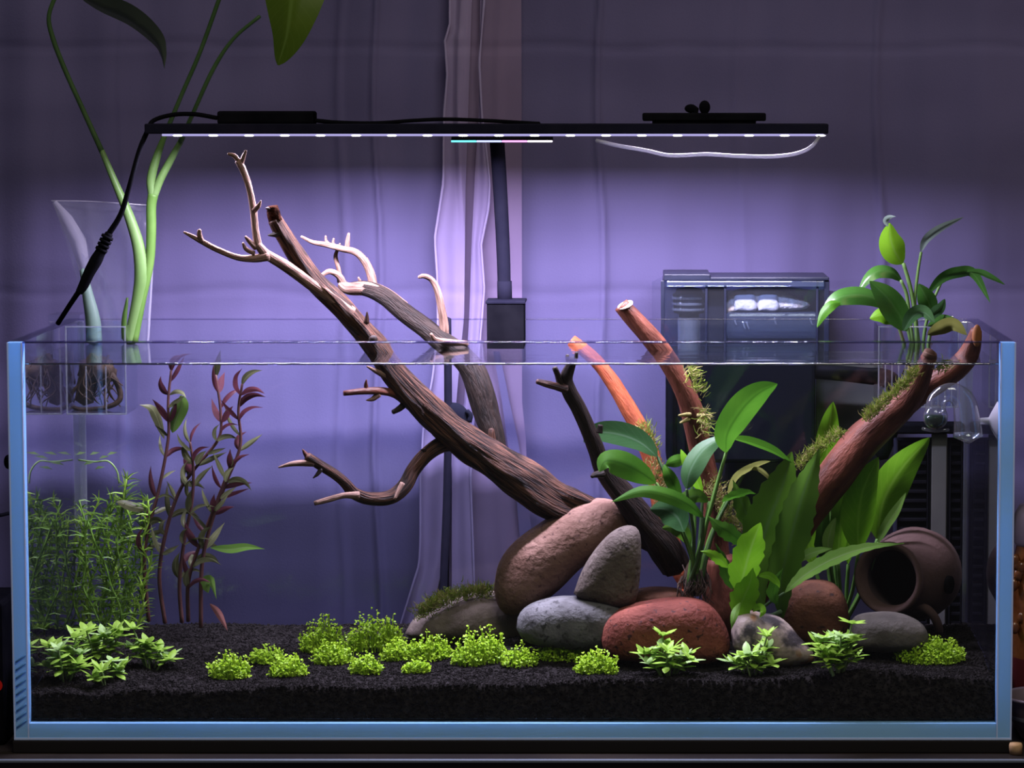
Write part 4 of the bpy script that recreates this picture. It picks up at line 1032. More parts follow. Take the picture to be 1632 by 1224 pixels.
def fore_plant(x, y, hw, h, label, seed, nst, tall=None):
    random.seed(seed)
    b = on_soil(x, y); s = S(b.y)
    root = thing('foreground_plant', label, 'aquatic plant', b, group='small oval-leaved foreground plants')
    tips = []
    for k in range(nst):
        fx = lerp(-1, 1, (k + 0.5) / nst) + random.uniform(-0.15, 0.15)
        tips.append((fx * hw * 0.8, h * random.uniform(0.4, 1.25) * (1 - 0.35 * abs(fx))))
    if tall: tips = tips + list(tall)
    sm_ = []
    for (tx, tz) in tips:
        o0 = Vector((b.x + tx * s * 0.35, b.y + random.uniform(-0.010, 0.012), 0)); o0.z = zsoil(o0.x, o0.y) - 0.001
        tip = Vector((b.x + tx * s, o0.y + random.uniform(-0.012, 0.010), b.z + tz * s))
        mid = (o0 + tip) / 2 + Vector((0, 0, 0.003))
        pts = [o0, (o0 + mid) / 2 + Vector((0, 0, 0.001)), mid, (mid + tip) / 2, tip]
        tube3(MB(), pts, [0.0011, 0.001, 0.0009, 0.0009, 0.0007], 6).build('stem', M['stem_fore'], root)
        a0 = random.uniform(0, 6.28); kk = 1 if random.random() < 0.4 else 0
        for j in range(6):
            small_leaf(root, tip, a0 + j * math.pi / 3, random.uniform(0.25, 1.15), random.uniform(0.8, 1.25), kk if random.random() < 0.8 else 0)
        nlv = max(1, int(tz / 11))
        for lv in range(nlv):
            pz = pts[1] + (pts[3] - pts[1]) * ((lv + 0.5) / nlv)
            az = random.uniform(0, 3.14)
            for sgn in (0, math.pi):
                small_leaf(root, pz, az + sgn, random.uniform(0.0, 0.7), random.uniform(0.75, 1.2), 0)
    return root
fore_plant(66, 1048, 22, 30, 'tall-stemmed little plant nearest the left glass edge', 1, 3, [(2, 42)])
fore_plant(106, 1082, 42, 62, 'densest leafy foreground plant at far left, in front', 2, 11)
fore_plant(160, 1056, 44, 62, 'leafy foreground plant at left, behind its denser neighbour', 3, 10)
fore_plant(172, 1086, 24, 32, 'small pale leafy tuft in front of the left plants', 4, 6)
fore_plant(242, 1062, 46, 34, 'sprawling leafy plant right of the left cluster with one raised stem', 5, 7, [(-30, 60)])
fore_plant(1064, 1076, 58, 42, 'leafy foreground plant in front of the red rock', 6, 9, [(-8, 62)])
fore_plant(1200, 1074, 50, 44, 'leafy foreground plant in front of the marbled rock', 7, 8, [(22, 62)])
fore_plant(1336, 1072, 42, 58, 'bushy leafy foreground plant left of the low dark grey rock', 8, 11, [(22, 78), (-24, 52)])

# carpet tufts
def carpet(x, y, hw, h, label, seed, dens=1.0, strays=()):
    random.seed(seed)
    b = on_soil(x, y - 4); s = S(b.y)
    mb = MB()
    n = int(hw * 15 * dens)
    for k in range(n):
        a = random.uniform(0, 6.283); r = math.sqrt(random.random())
        ox, oy = r * math.cos(a), r * math.sin(a)
        X = b.x + ox * hw * s * 1.08; Y = min(TD - 0.02, max(0.017, b.y + oy * hw * s * 0.55 + hw * s * 0.25))
        zz = zsoil(X, Y)
        dome = math.sqrt(max(0.0, 1 - r * r)) * 0.75 + 0.2
        hz = h * s * dome * (random.uniform(0.15, 0.95) if random.random() < 0.85 else random.uniform(0.9, 1.3)) * (1 + 0.35 * noise.noise(Vector((X * 260, Y * 260, seed))))
        c = Vector((X + random.uniform(-1, 1) * 0.002, Y, zz + hz))
        if k % 3 == 0:
            tube3(mb, [Vector((X, Y, zz)), c], [0.0005, 0.0004], 4, cap=False)
        for q in range(2):
            rr = random.uniform(0.0008, 0.0014)
            d = Vector((random.uniform(-1, 1), random.uniform(-1.1, 0.1), random.uniform(0.2, 1.2))).normalized()
            u = d.cross(Vector((0.3, 0.2, 1))).normalized(); w = d.cross(u)
            cc = c + (u * random.uniform(-1, 1) + w * random.uniform(-1, 1)) * 0.0015
            mb.add([cc + u * rr, cc + (u + w) * rr * 0.7, cc + w * rr, cc - u * rr * 0.7 + w * rr * 0.5, cc - u * rr, cc - w * rr * 0.8], [(0, 1, 2, 3, 4, 5)])
    for (sx, sz) in strays:
        o0 = Vector((b.x + sx * s * 0.5, b.y, zsoil(b.x, b.y))); tip = Vector((b.x + sx * s, b.y - 0.004, b.z + sz * s))
        tube3(mb, [o0, (o0 + tip) / 2 + Vector((0, 0, 0.002)), tip], [0.0006] * 3, 4)
        for q in range(8):
            c = lerp(o0, tip, random.uniform(0.3, 1.0)) + Vector((random.uniform(-1, 1), random.uniform(-1, 1), random.uniform(-1, 1))) * 0.002
            rr = 0.0016; d = Vector((random.uniform(-1, 1), -1, random.uniform(-0.2, 1))).normalized(); u = d.cross(Vector((0, 0, 1))).normalized(); w = d.cross(u)
            mb.add([c + u * rr, c + w * rr, c - u * rr, c - w * rr], [(0, 1, 2, 3)])
    o = mb.build('carpet_plant', M['leaf_carpet'], smooth=False)
    tag(o, label, 'aquatic plant', 'bright green carpet tufts')
CP = [
 (366, 1086, 30, 34, 'leftmost bright green carpet tuft on the open soil', 1.0, [(-38, 28), (8, 42)]),
 (424, 1062, 26, 26, 'small carpet tuft, second from the left and set back', 0.9, [(-24, 16)]),
 (458, 1081, 28, 30, 'carpet tuft directly in front of the set-back second tuft', 0.9, [(36, 18)]),
 (516, 1044, 36, 48, 'tallest straggly carpet tuft, at the left end of the main carpet', 0.9, [(-38, 30), (10, 64), (28, 46)]),
 (530, 1063, 32, 34, 'carpet tuft in front of the tallest straggly tuft', 1.0, []),
 (600, 1042, 44, 52, 'broad domed carpet tuft at the back of the main carpet', 1.0, [(-6, 58), (20, 52)]),
 (583, 1078, 24, 28, 'small low carpet tuft in front of the broad domed tuft', 1.0, []),
 (636, 1056, 28, 30, 'carpet tuft between the broad domed tuft and the mossy rock', 1.0, []),
 (684, 1056, 34, 34, 'carpet tuft right at the foot of the mossy rock', 1.0, [(4, 42)]),
 (664, 1077, 20, 20, 'smallest carpet tuft, in front of the tuft by the mossy rock', 1.0, []),
 (762, 1063, 40, 48, 'large carpet tuft below the lower end of the long pink rock', 1.1, [(40, 52)]),
 (828, 1066, 30, 28, 'sparse carpet tuft in front of the slate grey rock', 0.6, []),
 (896, 1056, 38, 26, 'wide low carpet tuft between the slate and red rocks', 0.8, []),
 (950, 1077, 32, 34, 'carpet tuft left of the leafy plant by the red rock', 1.0, [(34, 28)]),
 (1484, 1061, 52, 34, 'flat carpet tuft alone at the far right by the glass', 1.5, [(38, 40), (10, 44), (52, 18)]),
]
for k, (x, y, hw, h, lb, dn, stv) in enumerate(CP): carpet(x, y, hw, h, lb, 200 + k, dn, stv)

# moss
def moss(pts, n, L, label, seed, mats=('moss', 'moss_pale'), up=(0, 0, 1), spread=8):
    random.seed(seed)
    mb = MB()
    for k in range(int(n * 1.8)):
        i = random.randrange(len(pts) - 1); t = random.random()
        a = pts[i]; b_ = pts[i + 1]
        x, y, Y = (lerp(a[j], b_[j], t) for j in range(3))
        x += random.gauss(0, spread * 0.5); y += random.gauss(0, spread * 0.5)
        c = P(x, y, Y + random.uniform(-0.004, 0.004))
        d = (Vector((random.uniform(-1, 1), random.uniform(-0.8, 0.4), random.uniform(-0.4, 1))) + Vector(up) * 0.5).normalized()
        e = c + d * L * S(Y) * random.uniform(0.4, 1.0)
        mid = (c + e) / 2 + Vector((random.uniform(-1, 1), 0, random.uniform(-1, 1))) * L * S(Y) * 0.15
        o0 = len(mb.f)
        leafmesh(mb, [c, mid, e], random.uniform(0.55, 1.0) * S(Y), lambda t: 1 - 0.7 * t, random.uniform(-1, 1), 0, 1)
        if random.random() < 0.3:
            for q in range(o0, len(mb.f)): mb.mi[q] = 1
    o = mb.build('moss', [M[m] for m in mats])
    tag(o, label, 'moss', kind='stuff')
moss([(1272, 742, 0.125), (1305, 715, 0.118), (1340, 690, 0.11)], 260, 15, 'green moss on the lower half of the thick right arm', 1)
moss([(1380, 668, 0.095), (1405, 645, 0.09), (1440, 615, 0.085), (1462, 590, 0.082)], 420, 16, 'green moss along the upper half of the thick right arm', 2)
moss([(1492, 592, 0.09), (1505, 586, 0.09), (1512, 580, 0.09)], 70, 12, 'small moss patch in the fork of the right arm', 3)
moss([(1025, 680, 0.21), (1035, 700, 0.21), (1042, 720, 0.21)], 120, 16, 'moss tuft on top of the orange arm', 4, ('moss', 'moss_pale'), spread=12)
moss([(1040, 735, 0.20), (1052, 770, 0.20), (1060, 800, 0.20), (1056, 820, 0.20)], 330, 12, 'pale moss covering the middle of the orange arm', 5, ('moss_pale', 'moss'), spread=16)
moss([(1095, 590, 0.155), (1108, 610, 0.155), (1118, 630, 0.155)], 60, 22, 'stringy moss behind the upper brown arm', 6, up=(1, 0, 0.3))
moss([(1120, 655, 0.15), (1125, 675, 0.15), (1122, 690, 0.15)], 50, 20, 'stringy moss at the knot of the brown arm', 7, up=(1, 0, -0.3))
moss([(1135, 770, 0.16), (1150, 800, 0.155), (1165, 830, 0.15), (1180, 850, 0.15)], 420, 11, 'pale moss on the middle of the brown arm', 8, ('moss_pale', 'moss'), spread=16)
moss([(668, 980, 0.175), (700, 958, 0.175), (740, 946, 0.18), (782, 942, 0.185)], 700, 15, 'dark green moss cap on the dull brown rock', 9, spread=11)

# ------------------------------------------------------------------ emersed plants and holders
pl = thing('peace_lily', 'green peace lily growing out of a clear cup at the right rim', 'plant', P(1462, 560, 0.24))
PL = [
 ([(1439, 421), (1427, 402), (1419, 380), (1418, 355)], 21, 'leaf_bright', 0.23, 0.225, 0.15),
 ([(1468, 402), (1478, 382), (1500, 364), (1536, 346)], 9, 'leaf_silver', 0.23, 0.21, 0.6),
 ([(1420, 492), (1390, 474), (1358, 470), (1328, 480), (1302, 520)], 16, 'leaf_lily', 0.23, 0.19, 0.5),
 ([(1340, 482), (1325, 486), (1312, 500), (1302, 522)], 9, 'leaf_green', 0.196, 0.185, 0.5),
 ([(1438, 448), (1422, 434), (1400, 432), (1382, 444), (1367, 468)], 12, 'leaf_lily', 0.24, 0.22, 0.6),
 ([(1446, 528), (1432, 500), (1412, 472), (1386, 448)], 22, 'leaf_lily', 0.21, 0.19, 0.2),
 ([(1436, 516), (1420, 504), (1404, 502), (1386, 508)], 15, 'leaf_bright', 0.22, 0.21, 0.3),
 ([(1484, 508), (1482, 488), (1474, 470), (1464, 452)], 16, 'leaf_lily', 0.22, 0.21, 0.2),
 ([(1478, 470), (1502, 446), (1528, 436), (1552, 438), (1578, 482)], 13, 'leaf_lily', 0.22, 0.19, 0.7),
 ([(1535, 434), (1560, 434), (1580, 442), (1602, 454)], 6, 'leaf_lily', 0.20, 0.18, 0.6),
 ([(1440, 528), (1455, 505), (1472, 498), (1490, 514)], 14, 'leaf_bluish', 0.20, 0.18, 0.5),
 ([(1478, 534), (1500, 524), (1520, 518), (1541, 534)], 13, 'leaf_yellow', 0.21, 0.19, 0.3),
 ([(1482, 512), (1490, 500), (1500, 490), (1506, 476)], 10, 'leaf_bluish', 0.21, 0.20, 0.3),
 ([(1478, 520), (1500, 512), (1510, 510), (1522, 508)], 10, 'leaf_lily', 0.22, 0.20, 0.3),
]
for k, (pa, hw, mt, ya, yb, tl) in enumerate(PL):
    leaf(pl, pa, hw, mt, ya, yb, p_ovate, tl, 0.25, 0.004, n=6, seed=k)
leaf(pl, [(1417, 362), (1412, 352), (1418, 346), (1428, 345)], 5, 'leaf_silver', 0.225, 0.22, p_lance, 0.3, 0.2)
for pa, w in (([(1462, 560), (1458, 500), (1450, 455), (1440, 420)], 8), ([(1466, 560), (1458, 490), (1462, 440), (1468, 402)], 6), ([(1456, 560), (1450, 510), (1445, 470), (1436, 447)], 7),
              ([(1470, 560), (1475, 520), (1485, 485), (1500, 450)], 6), ([(1455, 560), (1445, 520), (1432, 500), (1418, 491)], 6), ([(1448, 575), (1440, 545), (1432, 520)], 7), ([(1476, 575), (1480, 545), (1486, 515)], 7)):
    stemp(pl, pa, w, 'stem_pale', 0.24, 0.23, w2=w * 0.75)
mb = MB(); random.seed(9)
for k in range(14):
    x0 = random.uniform(1445, 1490)
    tube([(x0, 548, 3, 0.24), (x0 + random.uniform(-10, 10), 575, 3, 0.24), (x0 + random.uniform(-20, 20), 600, 2, 0.24)], 5, 3, mb=mb)
mb.build('roots', M['root'], pl)

def open_box(name, label, x0, y0, x1, y1, Ya, Yb, t=0.0016, ribs=0):
    a = P(x0, y1, Ya); b = P(x1, y0, Ya)
    root = thing(name, label, 'plant holder', ((a.x + b.x) / 2, (Ya + Yb) / 2, a.z))
    X0, X1, Z0, Z1 = a.x, b.x, a.z, b.z
    for nm, p, q in (('front_wall', (X0, Ya, Z0), (X1, Ya + t, Z1)), ('back_wall', (X0, Yb - t, Z0), (X1, Yb, Z1)), ('side_wall', (X0, Ya + t, Z0), (X0 + t, Yb - t, Z1)), ('side_wall', (X1 - t, Ya + t, Z0), (X1, Yb - t, Z1)), ('bottom', (X0 + t, Ya + t, Z0), (X1 - t, Yb - t, Z0 + t))):
        MB().box(p, q).build(nm, M['acrylic'], root, smooth=False)
    for X in (X0, X1):
        rbox('corner_edge', (X - 0.0007, Ya - 0.0007, Z0), (X + 0.0007, Ya + 0.0007, Z1), M['acrylic_edge'], root, 0.0003)
    rbox('lip', (X0, Ya - 0.0008, Z1 - 0.0012), (X1, Ya + 0.001, Z1), M['acrylic_edge'], root, 0.0003)
    rbox('lip', (X0, Ya - 0.0008, Z0), (X1, Ya + 0.001, Z0 + 0.0014), M['acrylic_edge'], root, 0.0003)
    for k in range(ribs):
        X = lerp(X0, X1, (k + 1) / (ribs + 1))
        rbox('rib', (X - 0.0006, Ya - 0.0009, Z0), (X + 0.0006, Ya, lerp(Z0, Z1, 0.55)), M['acrylic_edge'], root, 0.0002)
    return root
h1 = open_box('plant_holder', 'clear acrylic cup hooked on the rim holding the peace lily', 1400, 520, 1528, 650, 0.222, 0.282, ribs=11)
rbox('hook', (P(1405, 520, 0.28).x, 0.275, TH - 0.002), (P(1520, 520, 0.28).x, TD + 0.004, TH + 0.004), M['acrylic'], h1, 0.0008)
h2 = open_box('plant_holder', 'clear acrylic cup with dark roots hooked at the back left', 107, 520, 199, 661, 0.205, 0.275, ribs=2)
rbox('hook', (P(82, 505, 0.28).x, 0.262, TH - 0.004), (P(132, 505, 0.28).x, TD + 0.004, TH + 0.006), M['acrylic'], h2, 0.0008)

po = thing('pothos', 'tall vine plant with long stems and large hanging leaves at far left', 'plant', P(165, 640, 0.24))
PO = 0.24
tube([(206, 545, 20, PO), (214, 510, 20, PO), (222, 470, 22, PO), (226, 435, 24, PO), (220, 390, 20, PO), (204, 340, 16, PO), (185, 295, 12, PO), (162, 240, 9, PO)], 12, 6).build('stem', M['stem_pale'], po)
tube([(164, 245, 9, PO), (130, 170, 8, PO), (103, 110, 8, PO), (84, 60, 8, PO), (78, 25, 7, PO), (92, -15, 7, PO)], 12, 6).build('petiole', M['stem_dark'], po)  # dark green of all upper stems stands in for shade above the lamp
tube([(212, 545, 16, PO), (224, 480, 17, PO), (238, 420, 15, PO), (241, 370, 16, PO), (241, 330, 16, PO), (244, 310, 17, PO)], 12, 6).build('stem', M['stem_green'], po)
tube([(243, 312, 14, PO), (241, 285, 15, PO), (250, 250, 13, PO), (264, 212, 8, PO)], 10, 6).build('sheath', M['stem_pale'], po)
tube([(262, 217, 8, PO), (290, 150, 7, PO), (320, 80, 7, PO), (354, -15, 7, PO)], 10, 6).build('petiole', M['stem_dark'], po)
tube([(245, 312, 14, PO), (256, 285, 13, PO), (272, 255, 12, PO), (290, 222, 9, PO - 0.01)], 10, 6).build('sheath', M['stem_pale'], po)
tube([(288, 226, 9, PO - 0.01), (308, 180, 7, PO - 0.02), (340, 110, 7, PO - 0.02), (372, 62, 6, PO - 0.02), (414, 26, 6, PO - 0.02)], 10, 6).build('petiole', M['stem_dark'], po)
tube([(150, 545, 26, PO), (148, 510, 24, PO), (140, 470, 18, PO), (132, 430, 10, PO)], 10, 4).build('young_stem', pbr('young_stem_pale', (0.075, 0.12, 0.10), (0.10, 0.15, 0.13), scale=20, rough=0.4, transl=0.3), po)
tube([(198, 540, 9, PO + 0.02), (198, 510, 9, PO + 0.02), (203, 475, 4, PO + 0.02)], 8, 4).build('sprout', M['stem_green'], po)
leaf(po, [(470, -60), (466, -20), (462, 20), (456, 60), (443, 104)], 62, 'leaf_big', 0.22, 0.20, p_heart, 0.3, 0.3, 0.01, n=8)
leaf(po, [(95, -30), (150, 5), (205, 30), (245, 62), (258, 85), (262, 110)], 27, 'leaf_big_grey', 0.26, 0.22, p_lance, 0.9, 0.3, n=7)
mb = MB(); random.seed(12)
for k in range(34):
    x0 = random.uniform(128, 178); y0 = random.uniform(560, 600); Y = random.uniform(0.22, 0.26)
    tube([(x0, y0, random.uniform(2, 5), Y), (x0 + random.uniform(-14, 14), y0 + 25, 3, Y), (x0 + random.uniform(-26, 26), min(648, y0 + random.uniform(35, 60)), 2, Y)], 5, 3, mb=mb)
tube([(135, 640, 26, 0.24), (140, 610, 28, 0.24), (150, 580, 26, 0.24)], 10, 4, 0.3, 3, mb=mb)
tube([(150, 575, 16, 0.235), (172, 590, 10, 0.235), (188, 615, 9, 0.235), (190, 638, 8, 0.235), (165, 650, 7, 0.235), (125, 652, 7, 0.235), (112, 640, 7, 0.235), (118, 622, 6, 0.235), (132, 610, 6, 0.235)], 8, 5, 0.2, 5, mb=mb)
tube([(112, 560, 9, 0.24), (113, 590, 10, 0.24), (118, 612, 6, 0.24)], 8, 4, mb=mb)
ellipsoid(mb, P(155, 590, 0.24), 0.018, 0.014, 0.014, 14, 10, 0.4, 3)
mb.build('roots', M['root'], po)

# plastic sleeve standing in the cup
bag = thing('plastic_bag', 'crinkled clear plastic bag standing at the left rear corner', 'bag', P(190, 560, 0.265))
v = []; f = []
nxb, nyb = 26, 26
for i in range(nyb + 1):
    t = i / nyb
    xl = np.interp(t, [0, 0.3, 0.7, 1], [82, 108, 132, 150]); xr = np.interp(t, [0, 0.3, 0.7, 1], [247, 245, 240, 236])
    for j in range(nxb + 1):
        u = j / nxb
        x = lerp(xl, xr, u); y = lerp(lerp(320, 328, u), 560, t)
        p = P(x, y, 0.268); d = 0.004 * noise.noise(Vector((u * 4, t * 2, 2))) + 0.002 * noise.noise(Vector((u * 11, t * 7, 5)))
        v.append((p.x, 0.268 + d - 0.010 * math.sin(math.pi * u), p.z))
for i in range(nyb):
    for j in range(nxb):
        a = i * (nxb + 1) + j; f.append((a, a + nxb + 1, a + nxb + 2, a + 1))
MB().add(v, f).build('bag_front', M['bag'], bag)
MB().add([(a, b + 0.006 + 0.012 * math.sin(math.pi * ((k % (nxb + 1)) / nxb)), c) for k, (a, b, c) in enumerate(v)], f).build('bag_back', M['bag'], bag)
mb = MB()
leafmesh(mb, [P(86, 322, 0.262), P(104, 350, 0.262), P(122, 385, 0.262), P(134, 430, 0.262), P(142, 480, 0.262)], 14 * S(0.26), lambda t: 0.25 + math.sin(math.pi * min(1, t * 1.1)) * 0.75 if t < 0.9 else 0.15, 0.2, 0.4, 2, wav=0.2)
mb.build('crease', M['bag_crease'], bag)
tube([(82, 320, 2.5, 0.266), (140, 321, 2.5, 0.262), (190, 324, 2.5, 0.260), (247, 328, 2.5, 0.266)], 6, 5).build('top_seam', M['bag_crease'], bag)
tube([(245, 330, 3, 0.266), (243, 420, 3, 0.266), (238, 500, 5, 0.266), (236, 545, 4, 0.266)], 6, 5).build('side_seam', M['bag_crease'], bag)

# ------------------------------------------------------------------ hang-on filter
fi = thing('hang_on_filter', 'smoky clear hang-on filter box on the back rim', 'filter', P(1180, 735, 0.35))
FA, FB = TD + 0.006, TD + 0.085
a = P(1056, 548, FA); b = P(1318, 447, FA)
X0, X1, Z0, Z1 = a.x, b.x, P(1180, 560, FA).z, b.z
t = 0.002
for nm, p, q in (('front_wall', (X0, FA, Z0), (X1, FA + t, Z1)), ('back_wall', (X0, FB - t, Z0), (X1, FB, Z1)), ('side_wall', (X0, FA + t, Z0), (X0 + t, FB - t, Z1)), ('side_wall', (X1 - t, FA + t, Z0), (X1, FB - t, Z1))):
    MB().box(p, q).build(nm, M['smoked_back' if nm == 'back_wall' else 'smoked'], fi, smooth=False)
xL = P(1132, 447, FA).x; xM = P(1040, 447, FA).x
rbox('lid', (xL, FA - 0.003, Z1), (X1 + 0.002, FB + 0.002, Z1 + 0.0035), M['smoked_edge'], fi, 0.001)
rbox('motor_cover', (P(1058, 444, FA).x, FA - 0.003, Z1), (xL, FB + 0.002, Z1 + 0.0065), M['smoked_edge'], fi, 0.001)
rbox('lid_highlight', (X0 + 0.004, FA - 0.0035, Z1 - 0.006), (X1 - 0.003, FA - 0.0005, Z1 - 0.0005), M['filter_water'], fi, 0.0006)  # pale strip modelled as the highlight along the lid
MB().add([(xM, FB, Z0), (X0, FA, Z0), (X0, FA, Z1 + 0.004), (xM, FB, Z1 - 0.006)], [(0, 1, 2, 3)]).build('slanted_side', M['smoked'], fi)
for X, w in ((X0, 0.0018), (X1, 0.0025), (P(1156, 447, FA).x, 0.0012), (P(1126, 447, FA).x, 0.0012), (P(1303, 447, FA).x, 0.0012)):
    rbox('wall_edge', (X - w, FA - 0.001, Z0), (X + w, FA + 0.0025, Z1), M['smoked_edge'], fi, 0.0006)
def fb(name, x0, y0, x1, y1, ya, yb, mat, r=0.001): return pxbox(name, x0, y0, x1, y1, ya, yb, mat, fi, r)
fb('divider', 1128, 458, 1154, 545, FA + 0.02, FA + 0.03, M['navy'])
c0 = P(1098, 560, FA + 0.03); s = S(FA + 0.03)
lathe(MB(), [(0, 16 * s), (60 * s, 16 * s), (62 * s, 24 * s), (92 * s, 26 * s), (94 * s, 22 * s), (100 * s, 20 * s), (104 * s, 0)], c0, (0, 0, 1), 20).build('pump', M['navy'], fi)
lathe(MB(), [(0, 18 * s), (55 * s, 18 * s)], c0 + Vector((0, -0.003, 0)), (0, 0, 1), 20).build('intake_tube', M['acrylic_edge'], fi)
for k in range(3):
    lathe(MB(), [(66 * s + k * 9 * s, 27 * s), (68 * s + k * 9 * s, 27.5 * s), (70 * s + k * 9 * s, 27 * s)], c0, (0, 0, 1), 20).build('pump_ring', M['acrylic_edge'], fi)
fb('water_chamber', 1158, 499, 1304, 540, FA + 0.006, FB - 0.006, M['filter_water'], 0.003)
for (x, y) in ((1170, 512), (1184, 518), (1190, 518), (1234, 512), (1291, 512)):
    tube([(x, y - 5, 3, FA + 0.004), (x + 2, y + 2, 3, FA + 0.004), (x + 4, y + 6, 2, FA + 0.004)], 6, 3).build('water_glint', M['acrylic_edge'], fi)  # specular glints on the filter, modelled as small pale shapes
ol = [(1158, 497), (1158, 478), (1168, 466), (1190, 460), (1220, 457), (1245, 463), (1270, 474), (1290, 484), (1282, 492), (1250, 496), (1200, 497)]
so = rock(ol, FA + 0.03, 0.014, M['sponge'], None, 2.6, 0.05, 3, 'filter_floss', parent=fi)
for (x0, x1) in ((1170, 1204), (1208, 1240)):
    rock([(x0, 495), (x0, 475), (x0 + 5, 469), (x1 - 5, 468), (x1, 474), (x1, 495)], FA + 0.02, 0.008, pbr('floss_white', (0.46, 0.44, 0.48), (0.52, 0.49, 0.52), scale=80, rough=0.9, bump=0.5) if x0 == 1170 else bpy.data.materials['floss_white'], None, 3.5, 0.03, 5, 'floss_pad', rings=5, m=30, parent=fi)
fb('tube_cap', 1083, 438, 1087, 446, FA + 0.03, FA + 0.034, M['navy'], 0.0004)
fb('filter_base', 1062, 560, 1300, 738, FA, FB - 0.01, M['navy'], 0.004)
for x in (1072, 1092, 1112):
    fb('base_rib', x, 590, x + 7, 730, FA - 0.003, FA + 0.001, M['black'], 0.0006)
fb('back_plate', 1300, 560, 1408, 724, FB - 0.03, FB - 0.026, M['grey_panel'], 0.001)
tube([(1236, 590, 22, FA + 0.012), (1300, 592, 24, FA + 0.012), (1370, 598, 26, FA + 0.012), (1418, 606, 30, FA + 0.012), (1432, 640, 30, FA + 0.012), (1418, 690, 26, FA + 0.012), (1405, 728, 22, FA + 0.012)], 12, 5).build('hose', M['black'], fi)

# black slotted filter standing inside at the back right
bf = thing('internal_filter', 'black slotted filter case standing in the back right corner', 'filter', on_soil(1485, 1000))
IY = 0.268
def bb(name, x0, y0, x1, y1, ya, yb, mat, r=0.0008): return pxbox(name, x0, y0, x1, y1, ya, yb, mat, bf, r)
bb('case', 1424, 700, 1536, 1004, IY, TD - TG - 0.001, M['navy'], 0.002)
bb('top_cap', 1420, 676, 1538, 692, IY - 0.010, TD - TG - 0.001, M['black'], 0.002)
bb('grey_strip', 1482, 692, 1510, 1004, IY - 0.004, IY + 0.001, M['grey_panel'], 0.001)
for (xa_, xb_) in ((1428, 1480), (1512, 1534)):
    bb('frame_bar', xa_, 700, xa_ + 4, 1000, IY - 0.005, IY, M['black'], 0.0004)
    bb('frame_bar', xb_ - 4, 700, xb_, 1000, IY - 0.005, IY, M['black'], 0.0004)
    for k in range(20):
        y = 706 + k * 15
        bb('slat', xa_ + 3, y, xb_ - 3, y + 5, IY - 0.004, IY, M['grey_panel'] if False else M['black'], 0.0004)

# drop checker with suction cup
DY = 0.03
dc = thing('drop_checker', 'small blown glass drop checker with dark green liquid', 'drop checker', P(1500, 700, DY))
s = S(DY)
tube([(1491, 655, 34, DY), (1492, 640, 30, DY), (1503, 628, 28, DY), (1520, 626, 32, DY), (1536, 640, 38, DY), (1541, 665, 42, DY), (1543, 695, 48, DY)], 18, 6).build('glass_bell', M['glass_thin'], dc)
mb = MB(); ellipsoid(mb, P(1491, 665, DY), 20 * s, 18 * s, 20 * s, 20, 14); mb.build('bulb', M['glass_thin'], dc)
lathe(MB(), [(-19 * s, 0), (-17 * s, 8 * s), (-11 * s, 15 * s), (-4 * s, 17.5 * s), (3 * s, 17.6 * s), (3.3 * s, 0)], P(1491, 665, DY), (0, 0, 1), 20).build('liquid', M['liquid'], dc)
lathe(MB(), [(0, 22 * s), (0.002, 24.5 * s), (0.003, 22 * s)], P(1543, 696, DY), (0, 0, 1), 22).build('bell_lip', M['acrylic_edge'], dc)
tube([(1470, 683, 5, DY), (1490, 687, 5, DY), (1512, 685, 5, DY)], 8, 4).build('foot', M['glass_thin'], dc)
lathe(MB(), [(0, 5 * s), (14 * s, 6 * s), (18 * s, 14 * s), (25 * s, 26 * s), (29 * s, 33 * s), (30 * s, 31 * s), (28 * s, 0)], P(1562, 671, DY), (1, 0, 0), 24).build('suction_cup', M['white'], dc)

# black tube with a round suction holder at the back glass
tb = thing('air_tube', 'black vertical tube held by a round black suction cup at the back', 'tube', P(714, 960, 0.275))
tube([(713, 508, 13, 0.276), (714, 600, 13, 0.276), (714, 700, 13, 0.276), (712, 800, 13, 0.276), (708, 900, 13, 0.276), (706, 960, 13, 0.276)], 10, 5).build('tube', M['black_metal'], tb)
mb = MB(); ellipsoid(mb, P(722, 668, 0.277), 27 * S(.27), 0.008, 27 * S(.27), 22, 14); mb.build('suction_cup', M['navy'], tb)
tube([(744, 655, 8, 0.272), (750, 662, 8, 0.272), (748, 672, 8, 0.272)], 8, 3).build('clip', M['navy'], tb)

# ------------------------------------------------------------------ odds and ends beside the tank
def top(x, y, Y): return P(x, y, Y)
jr = thing('amber_jar', 'amber and dark red glass jar at the right edge beside the aquarium', 'jar', (P(1660, 1090, 0.12).x, 0.12, ZM))
jx = P(1662, 1000, 0.12); s = S(0.12)
zz = lambda y: P(1660, y, 0.12).z
lathe(MB(), [(ZM - ZM, 0.0), (0.0005, 46 * s), (zz(1090) - ZM, 50 * s), (zz(1045) - ZM, 50 * s)], (jx.x, 0.12, ZM), (0, 0, 1), 32).build('lower_body', M['dark_red'], jr)
lathe(MB(), [(zz(1045) - ZM, 50 * s), (zz(960) - ZM, 52 * s), (zz(900) - ZM, 50 * s), (zz(868) - ZM, 44 * s)], (jx.x, 0.12, ZM), (0, 0, 1), 32).build('amber_body', M['amber'], jr)
lathe(MB(), [(zz(868) - ZM, 45 * s), (zz(862) - ZM, 50 * s), (zz(820) - ZM, 48 * s), (zz(805) - ZM, 40 * s), (zz(804) - ZM, 0)], (jx.x, 0.12, ZM), (0, 0, 1), 32).build('lid', M['cloud_plastic'], jr)
random.seed(4)
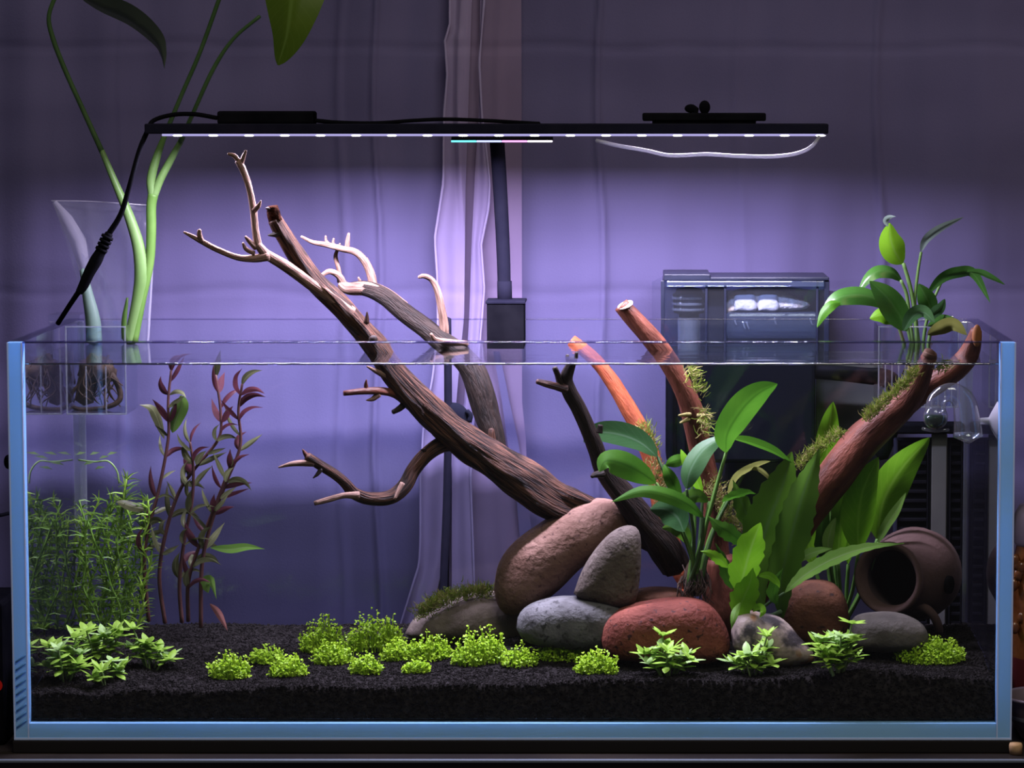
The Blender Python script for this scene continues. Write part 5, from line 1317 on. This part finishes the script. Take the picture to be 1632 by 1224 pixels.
for k in range(10):
    x, y = random.uniform(1614, 1632), random.uniform(880, 1010)
    mb = MB(); ellipsoid(mb, P(x, y, 0.12 - 0.018), 0.005, 0.003, 0.006, 10, 6, 0.3, k); mb.build('gravel', M['amber'], jr)
bw = thing('plastic_bowl', 'cloudy plastic bowl at the lower right beside the aquarium', 'bowl', (P(1668, 1150, 0.03).x, 0.04, ZM))
jx = P(1672, 1150, 0.04); s = S(0.04)
lathe(MB(), [(0.0005, 0), (0.001, 40 * s), (0.012, 52 * s), (0.030, 64 * s), (0.038, 68 * s), (0.040, 72 * s), (0.042, 70 * s), (0.040, 66 * s), (0.030, 61 * s), (0.012, 48 * s), (0.006, 0)], (jx.x, 0.06, ZM), (0, 0, 1), 36).build('bowl_body', M['cloud_plastic'], bw)
lathe(MB(), [(0.020, 59 * s), (0.022, 60.5 * s), (0.024, 61.5 * s)], (jx.x, 0.06, ZM), (0, 0, 1), 36).build('ring', M['white'], bw)
cork = MB()
ca = P(1608, 1196, -0.012); cb = P(1628, 1178, -0.012)
lathe(cork, [(0, 0), (0.0004, 0.0056), (0.008, 0.0062), (0.0105, 0.0055), (0.011, 0)], ((ca.x + cb.x) / 2 + 0.001, -0.008, ZM), (0.0, 0.0, 1), 14)
tag(cork.build('cork', M['beige']), 'small beige cork at the lower right corner of the aquarium', 'cork')
ps = thing('power_box', 'black power box with a red light left of the aquarium', 'box', (P(-20, 1190, 0.05).x, 0.06, ZM))
aa = P(-60, 960, 0.03); bb_ = P(4, 960, 0.03)
rbox('case', (aa.x, 0.03, ZM), (bb_.x, 0.12, aa.z), M['black'], ps, 0.004)
lathe(MB(), [(0, 0), (0.001, 0.006), (0.002, 0.0055), (0.003, 0)], P(-6, 1092, 0.029), (0, -1, 0), 16).build('red_lamp', M['red_lamp'], ps)
tube([(-30, 825, 6, 0.16), (-4, 822, 6, 0.16), (14, 818, 6, 0.17)], 8, 4).build('cable', M['black'], ps)
mb = MB(); ellipsoid(mb, P(14, 736, 0.06), 8 * S(.06), 0.006, 12 * S(.06), 12, 8); mb.build('cable_clip', M['black'], ps)
